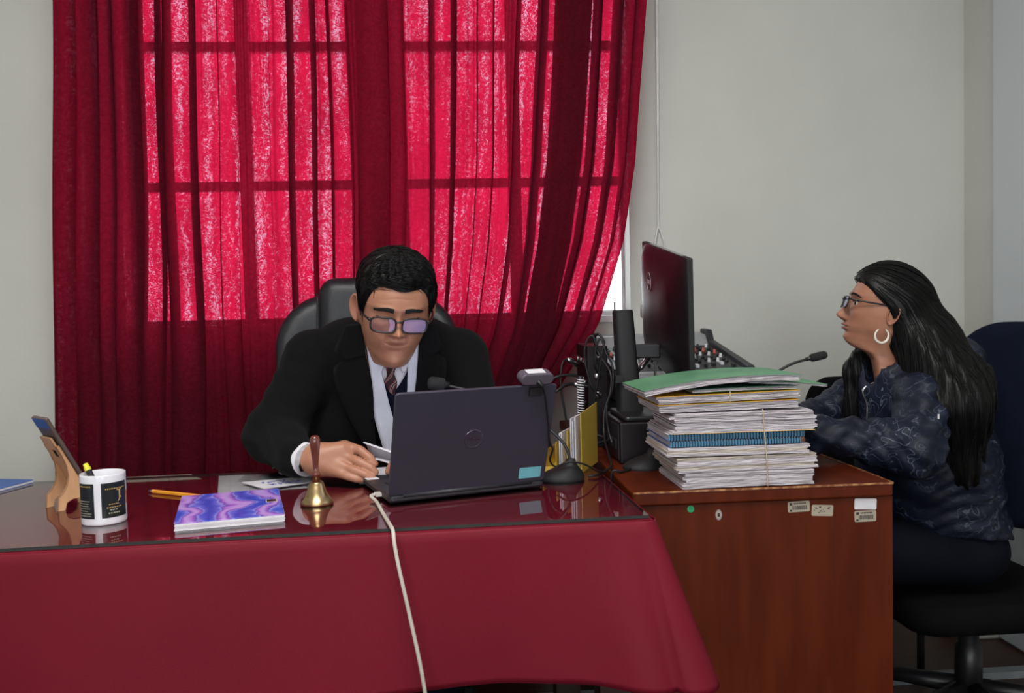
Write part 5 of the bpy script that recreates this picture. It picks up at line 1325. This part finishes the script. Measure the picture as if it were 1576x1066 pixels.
def star(ch, c, r, a0):
    for k in range(5):
        a = a0+k*2*PI/5; dx, dy = math.cos(a), math.sin(a)
        obj('base_arm', MB().tube([(c[0]+dx*.02, c[1]+dy*.02, .105), (c[0]+dx*r*.6, c[1]+dy*r*.6, .09), (c[0]+dx*r, c[1]+dy*r, .068)], [.026, .021, .016], 10), 'black_plastic', ch, True)
        obj('caster', MB().lathe([(.0005, -.018), (.024, -.018), (.026, -.014), (.026, .014), (.024, .018), (.0005, .018)], 20, Tr(c[0]+dx*r, c[1]+dy*r, .0262) @ Rz(a+.6) @ Rx(PI/2)), 'rubber', ch, True)
star(ch, (-.22, 2.46), .26, .3)
# ------------------------------------------------------------------ the woman
wo = thing('person', 'woman in dark blue patterned jacket with long black hair at the side desk', 'person', (1.28, 2.24, 0))
WH = Tr(1.117, 2.20, 1.108) @ Rz(D(-108)) @ Rx(D(-12)) @ Matrix.Scale(.94, 4) @ Tr(0, 0, -.10)
hw = Head(True); bodym = MB(); tint = []
V, F, T = hw.mesh(WH); add_tinted(bodym, tint, V, F, T)
for sd in (-1, 1):
    n0 = len(bodym.v); bodym.grid(hw.ear(WH, sd), True); tint += [.15]*(len(bodym.v)-n0)
def whand(x, y, z, s_):
    palm = [((x+.05, y, z), (x+.01, y, z-.004), .024, .025), ((x+.01, y, z-.004), (x-.025, y, z-.008), .024, .019)]
    fs = [[((x-.02, y+(q-1.5)*.0165, z-.006), .0098), ((x-.052, y+(q-1.5)*.0175, z-.002), .0086), ((x-.075, y+(q-1.5)*.0180, z-.014), .0078), ((x-.085, y+(q-1.5)*.018, z-.026), .0064)] for q in range(4)]
    fs.append([((x+.01, y+s_*.022, z-.008), .0120), ((x-.018, y+s_*.036, z-.014), .0095), ((x-.042, y+s_*.034, z-.020), .0075)])
    return nets(hand_sdf(palm, fs), (x-.11, y-.06, z-.045), (x+.085, y+.06, z+.035), .0034)
for h_ in (whand(.852, 2.078, .822, 1), whand(.868, 2.30, .822, -1)):
    bodym.add(h_.v, h_.f); tint += [0.]*len(h_.v)
body_obj(wo, bodym, tint, 'skin_woman')
# eyes: eyeball, iris, lids, lashes
for sd in (-1, 1):
    c = Vector((sd*.031, -.0735, .1145))
    e = obj('eyeball', MB().lathe([(.0107*math.sin(t), -.0107*math.cos(t)) for t in np.linspace(.001, PI-.001, 14)], 20, WH @ Tr(*c) @ Rx(PI/2)), 'eye_white', wo, True)
    obj('iris', MB().lathe([(.0110*math.sin(t), .0110*math.cos(t)) for t in np.linspace(.001, .85, 10)], 20, WH @ Tr(*c) @ Rx(PI/2)), 'eye_dark', e, True)
    P = [WH @ hw.front(sd*x, .1180+.0022*math.sin(PI*(x-.018)/.030), .0012) for x in np.linspace(.018, .048, 10)]
    obj('eyelashes', MB().tube(P, [.0005]+[.0013]*8+[.0006], 5), 'eyebrow', wo, True)
brows(wo, WH, hw, .1340, .013, .047, .004, 8, 110, .003)
glasses(wo, WH, hw, .0235, .0155, .0325, .1125, -.1085, .10, .0019)
er = obj('earring', MB().tube([Vector((1.075+.0165*math.cos(t), 2.128+.003*math.sin(t*.5), 1.054+.0175*math.sin(t))) for t in np.linspace(PI/2+.42, PI/2+2*PI-.5, 40)], [.0012+.0022*math.sin(PI*k/39)**.6 for k in range(40)], 10), 'earring', wo, True)

# jacket
def jack(P):
    Q = P.copy(); Q[:, 1] = (Q[:, 1]-2.225)*.86+2.225
    d = rc(Q, (1.295, 2.225, .52), (1.235, 2.225, .74), .150, .150); d = smin(d, rc(Q, (1.235, 2.225, .74), (1.175, 2.225, .89), .150, .105), .08)
    d = smin(d, rc(P, (1.175, 2.085, .920), (1.175, 2.365, .920), .058, .058), .07)
    d = smin(d, rc(P, (1.145, 2.205, .945), (1.122, 2.205, .985), .075, .060), .03)          # standing collar
    d = smin(d, ell(P, (1.315, 2.25, .965), (.095, .105, .085)), .04)                     # hood lying on the back
    n1 = smin(rc(P, (1.165, 2.075, .905), (1.090, 2.015, .792), .066, .066), rc(P, (1.090, 2.015, .792), (.888, 2.068, .824), .066, .041), .03)
    n2 = smin(rc(P, (1.165, 2.375, .905), (1.085, 2.42, .825), .064, .060), rc(P, (1.085, 2.42, .825), (.915, 2.31, .822), .058, .042), .03)
    n1 = smin(n1, rc(P, (.903, 2.064, .823), (.884, 2.069, .824), .046, .044), .01); n2 = smin(n2, rc(P, (.935, 2.32, .822), (.912, 2.308, .822), .048, .046), .01)
    x, y, z = P[:, 0], P[:, 1], P[:, 2]
    wr = .0042*np.sin((x*1.0-z*.55)*92+2.2*np.sin(z*27+y*9))+.0030*np.sin((x*.8+z*.9)*150+2.5*np.sin(x*31))
    n1 = n1+wr; n2 = n2+wr
    d = smin(d, n1, .022); d = smin(d, n2, .022)
    low = np.clip((.82-z)/.1, 0, 1)*np.clip((x-1.1)/.08, 0, 1)
    d = d+low*(.0036*np.sin(z*92+2.6*np.sin(x*17+y*8+z*9)+x*18)*(.6+.4*np.sin(x*23+z*31))+.0028*np.sin(z*171-x*70+2*np.sin(x*40))); d = d+.0026*np.sin(x*33+z*51)*np.sin(z*27-y*31)
    # cut: hem below, neck opening
    d = np.maximum(d, (.535-.02*np.sin(x*9))-z)
    neck = rc(P, (1.125, 2.205, .945), (1.105, 2.205, 1.12), .050, .066)
    h_ = np.maximum(.012-np.abs(d+neck), 0)/.012
    return np.maximum(d, -neck)+h_*h_*.003
jk = nets(jack, (.80, 1.90, .50), (1.50, 2.56, 1.09), .0072)
jacket = obj('jacket', jk, 'jacket', wo, True)
zp = [(1.062, 2.205, .985), (1.040, 2.205, .955), (1.028, 2.206, .92), (1.03, 2.208, .87), (1.045, 2.21, .80)]
def push(p, fn, dirv, n=30):
    p = Vector(p)
    for _ in range(n): p = p+Vector(dirv)*float(np.clip(fn(np.array([[p.x, p.y, p.z]]))[0], -.03, .03))*.8
    return p
obj('zip', MB().tube(spline([push((.95, 2.205, z), jack, (1, 0, 0)) for (x, y, z) in zp], 6), .0028, 6), 'steel', jacket, True)
hemr = []
obj('sleeve_tag', MB().box(-.002, .002, -.001, .001, -.010, .010, Tr(*push((1.135, 1.9, .865), jack, (0, 1, 0)))), 'paper', jacket)
# trousers
def legs_w(P):
    d = None
    for s_ in (-1, 1):
        y = 2.235+s_*.085
        q = smin(rc(P, (1.30, y, .505), (.90, y+s_*.02, .515), .092, .068), rc(P, (.90, y+s_*.02, .515), (.94, y+s_*.02, .10), .062, .046), .03); d = q if d is None else smin(d, q, .05)
    d = smin(d, ell(P, (1.31, 2.235, .50), (.12, .17, .09)), .04)
    return d
obj('trousers', nets(legs_w, (.80, 2.02, .03), (1.50, 2.46, .62), .014), 'trouser', wo, True)
for s_ in (-1, 1):
    y = 2.235+s_*.105
    obj('shoe', nets(lambda P: smin(rc(P, (.95, y, .045), (.78, y, .032), .042, .032), rc(P, (.945, y, .09), (.945, y, .05), .04, .038), .03), (.72, y-.07, -.002), (1.02, y+.07, .15), .011), 'gloss_black', wo, True)
# hair: skull cap cut back from the face, long fall down the back, lock on the far side
WI = np.array(WH.inverted())
def hloc(P): return P@WI[:3, :3].T+WI[:3, 3]
Bh = lambda h: np.interp(h, [-.2, .04, .07, .092, .108, .122, .142, .160, .176, .19, .205, .24], [.045, .036, .030, .022, .008, -.008, -.040, -.062, -.084, -.102, -.125, -.17])
def hair_w(P):
    q = hloc(P)
    c = ell(q, (0, .002, .127), (.0865, .1105, .1145))*.94
    c = np.maximum(c, (Bh(q[:, 2])-q[:, 1])*.94*.8)
    A = np.array(WH @ Vector((0, .045, .13)))
    Q = P.copy()
    f = rc(Q, A, (1.212, 2.185, 1.03), .072, .076)
    f = smin(f, rc(Q, (1.212, 2.185, 1.03), (1.250, 2.170, .90), .078, .092), .04); f = smin(f, rc(Q, (1.250, 2.170, .90), (1.268, 2.165, .72), .091, .050), .04)
    f = smin(f, rc(Q, (1.262, 2.10, .93), (1.245, 2.075, .75), .070, .045), .05)
    f = smin(f, rc(Q, (1.168, 2.150, 1.05), (1.205, 2.085, .92), .036, .060), .03)
    f = smin(f, rc(Q, (1.195, 2.12, 1.03), (1.215, 2.045, .88), .050, .060), .07); f = smin(f, rc(Q, (1.215, 2.045, .88), (1.235, 2.035, .70), .058, .014), .05)
    f = np.maximum(f, (Bh(q[:, 2])-q[:, 1])*.94*.8)
    d = smin(c, f, .03)
    # far-side lock falling in front of the far shoulder
    l = rc(P, (1.125, 2.275, 1.06), (1.082, 2.285, .95), .020, .030); l = smin(l, rc(P, (1.082, 2.285, .95), (1.062, 2.275, .80), .030, .018), .02)
    d = np.minimum(d, l)
    x, y, z = P[:, 0], P[:, 1], P[:, 2]
    low = np.clip((1.12-z)/.12, 0, 1)
    return d+low*(.0030*np.sin(x*150+y*60+z*22)+.0022*np.sin(x*260-y*120+z*31))
hm = nets(hair_w, (.97, 1.95, .66), (1.42, 2.38, 1.26), .0064)
hair = obj('hair', hm, 'hair', wo, True)
kd, nr = kd_of(hm)
PT = WH @ Vector((-.03, -.07, .20))
def flow_w(p):
    q = WH.inverted() @ p
    if p.z > 1.14:
        return WH.to_3x3() @ Vector((.0, .75, -.25-3.5*max(0., .2-q.z)))
    t = max(0., min(1., (1.14-p.z)/.2))
    return Vector((.62*(1-t)+.06*t, -.06*(1-t), -1))
rng = random.Random(21); vv = [v for v in hm.v if v[2] > .78]; roots = [rng.choice(vv) for _ in range(2600)]
strands(hair, 'strands', roots, flow_w, kd, nr, 24, .0085, .00085, 'hair', .0022, .05, 3)

# her chair
ch = thing('office_chair', 'dark blue fabric swivel chair under the woman', 'chair', (1.35, 2.25, 0))
RB = np.array(Rz(D(-58)))[:3, :3]; cb = np.array([1.560, 2.21, .80])
fs = slab_sdf((0, 0, 0), (.235, .04, .275), .13, .06, .5)
obj('backrest', nets(lambda P: fs((P-cb)@RB), (1.32, 1.92, .50), (1.82, 2.50, 1.11), .011), 'fabric_navy', ch, True)
obj('back_shell', nets(lambda P: fs((P-cb)@RB-np.array([0, .030, 0])), (1.32, 1.92, .50), (1.84, 2.52, 1.11), .013), 'black_plastic', ch, True)
obj('seat', nets(lambda P: slab_sdf((1.345, .365, 2.235), (.245, .038, .235), .09)(P[:, [0, 2, 1]]+np.stack([np.zeros(len(P)), .10*np.clip(1.2-P[:, 0], 0, 1)**1.5*np.ones(len(P)), np.zeros(len(P))], -1)), (1.06, 1.96, .28), (1.64, 2.52, .44), .012), 'fabric_black', ch, True)
obj('back_bar', MB().tube(spline([(1.38, 2.24, .30), (1.60, 2.23, .29), (1.665, 2.235, .36), (1.655, 2.235, .56)], 6), .02, 10), 'black_plastic', ch, True)
obj('gas_lift', MB().lathe([(.034, .08), (.034, .22), (.026, .225), (.026, .33), (.0005, .33)], 24, None, (1.365, 2.24, 0)), 'black_plastic', ch, True)
star(ch, (1.365, 2.24), .29, -2.75)
# second chair against the wall, mostly hidden behind her
c2 = thing('office_chair', 'black chair by the back wall behind the woman, only its rounded top showing', 'chair', (1.27, 2.78, 0))
obj('backrest', nets(slab_sdf((1.275, 2.80, .69), (.115, .03, .205), .09, .08, .2), (1.12, 2.70, .46), (1.44, 2.90, .92), .012), 'fabric_black', c2, True)
obj('seat', nets(lambda P: slab_sdf((1.275, .45, 2.68), (.18, .032, .12), .08)(P[:, [0, 2, 1]]), (1.08, 2.53, .39), (1.48, 2.82, .51), .014), 'fabric_black', c2, True)
for (x, y) in ((1.13, 2.58), (1.42, 2.58), (1.13, 2.78), (1.42, 2.78)): obj('leg', MB().tube([(x, y, 0), (x, y, .425)], .011, 10), 'black_plastic', c2, True)
for x in (1.20, 1.35): obj('back_post', MB().tube([(x, 2.775, .43), (x, 2.815, .62)], .010, 10), 'black_plastic', c2, True)
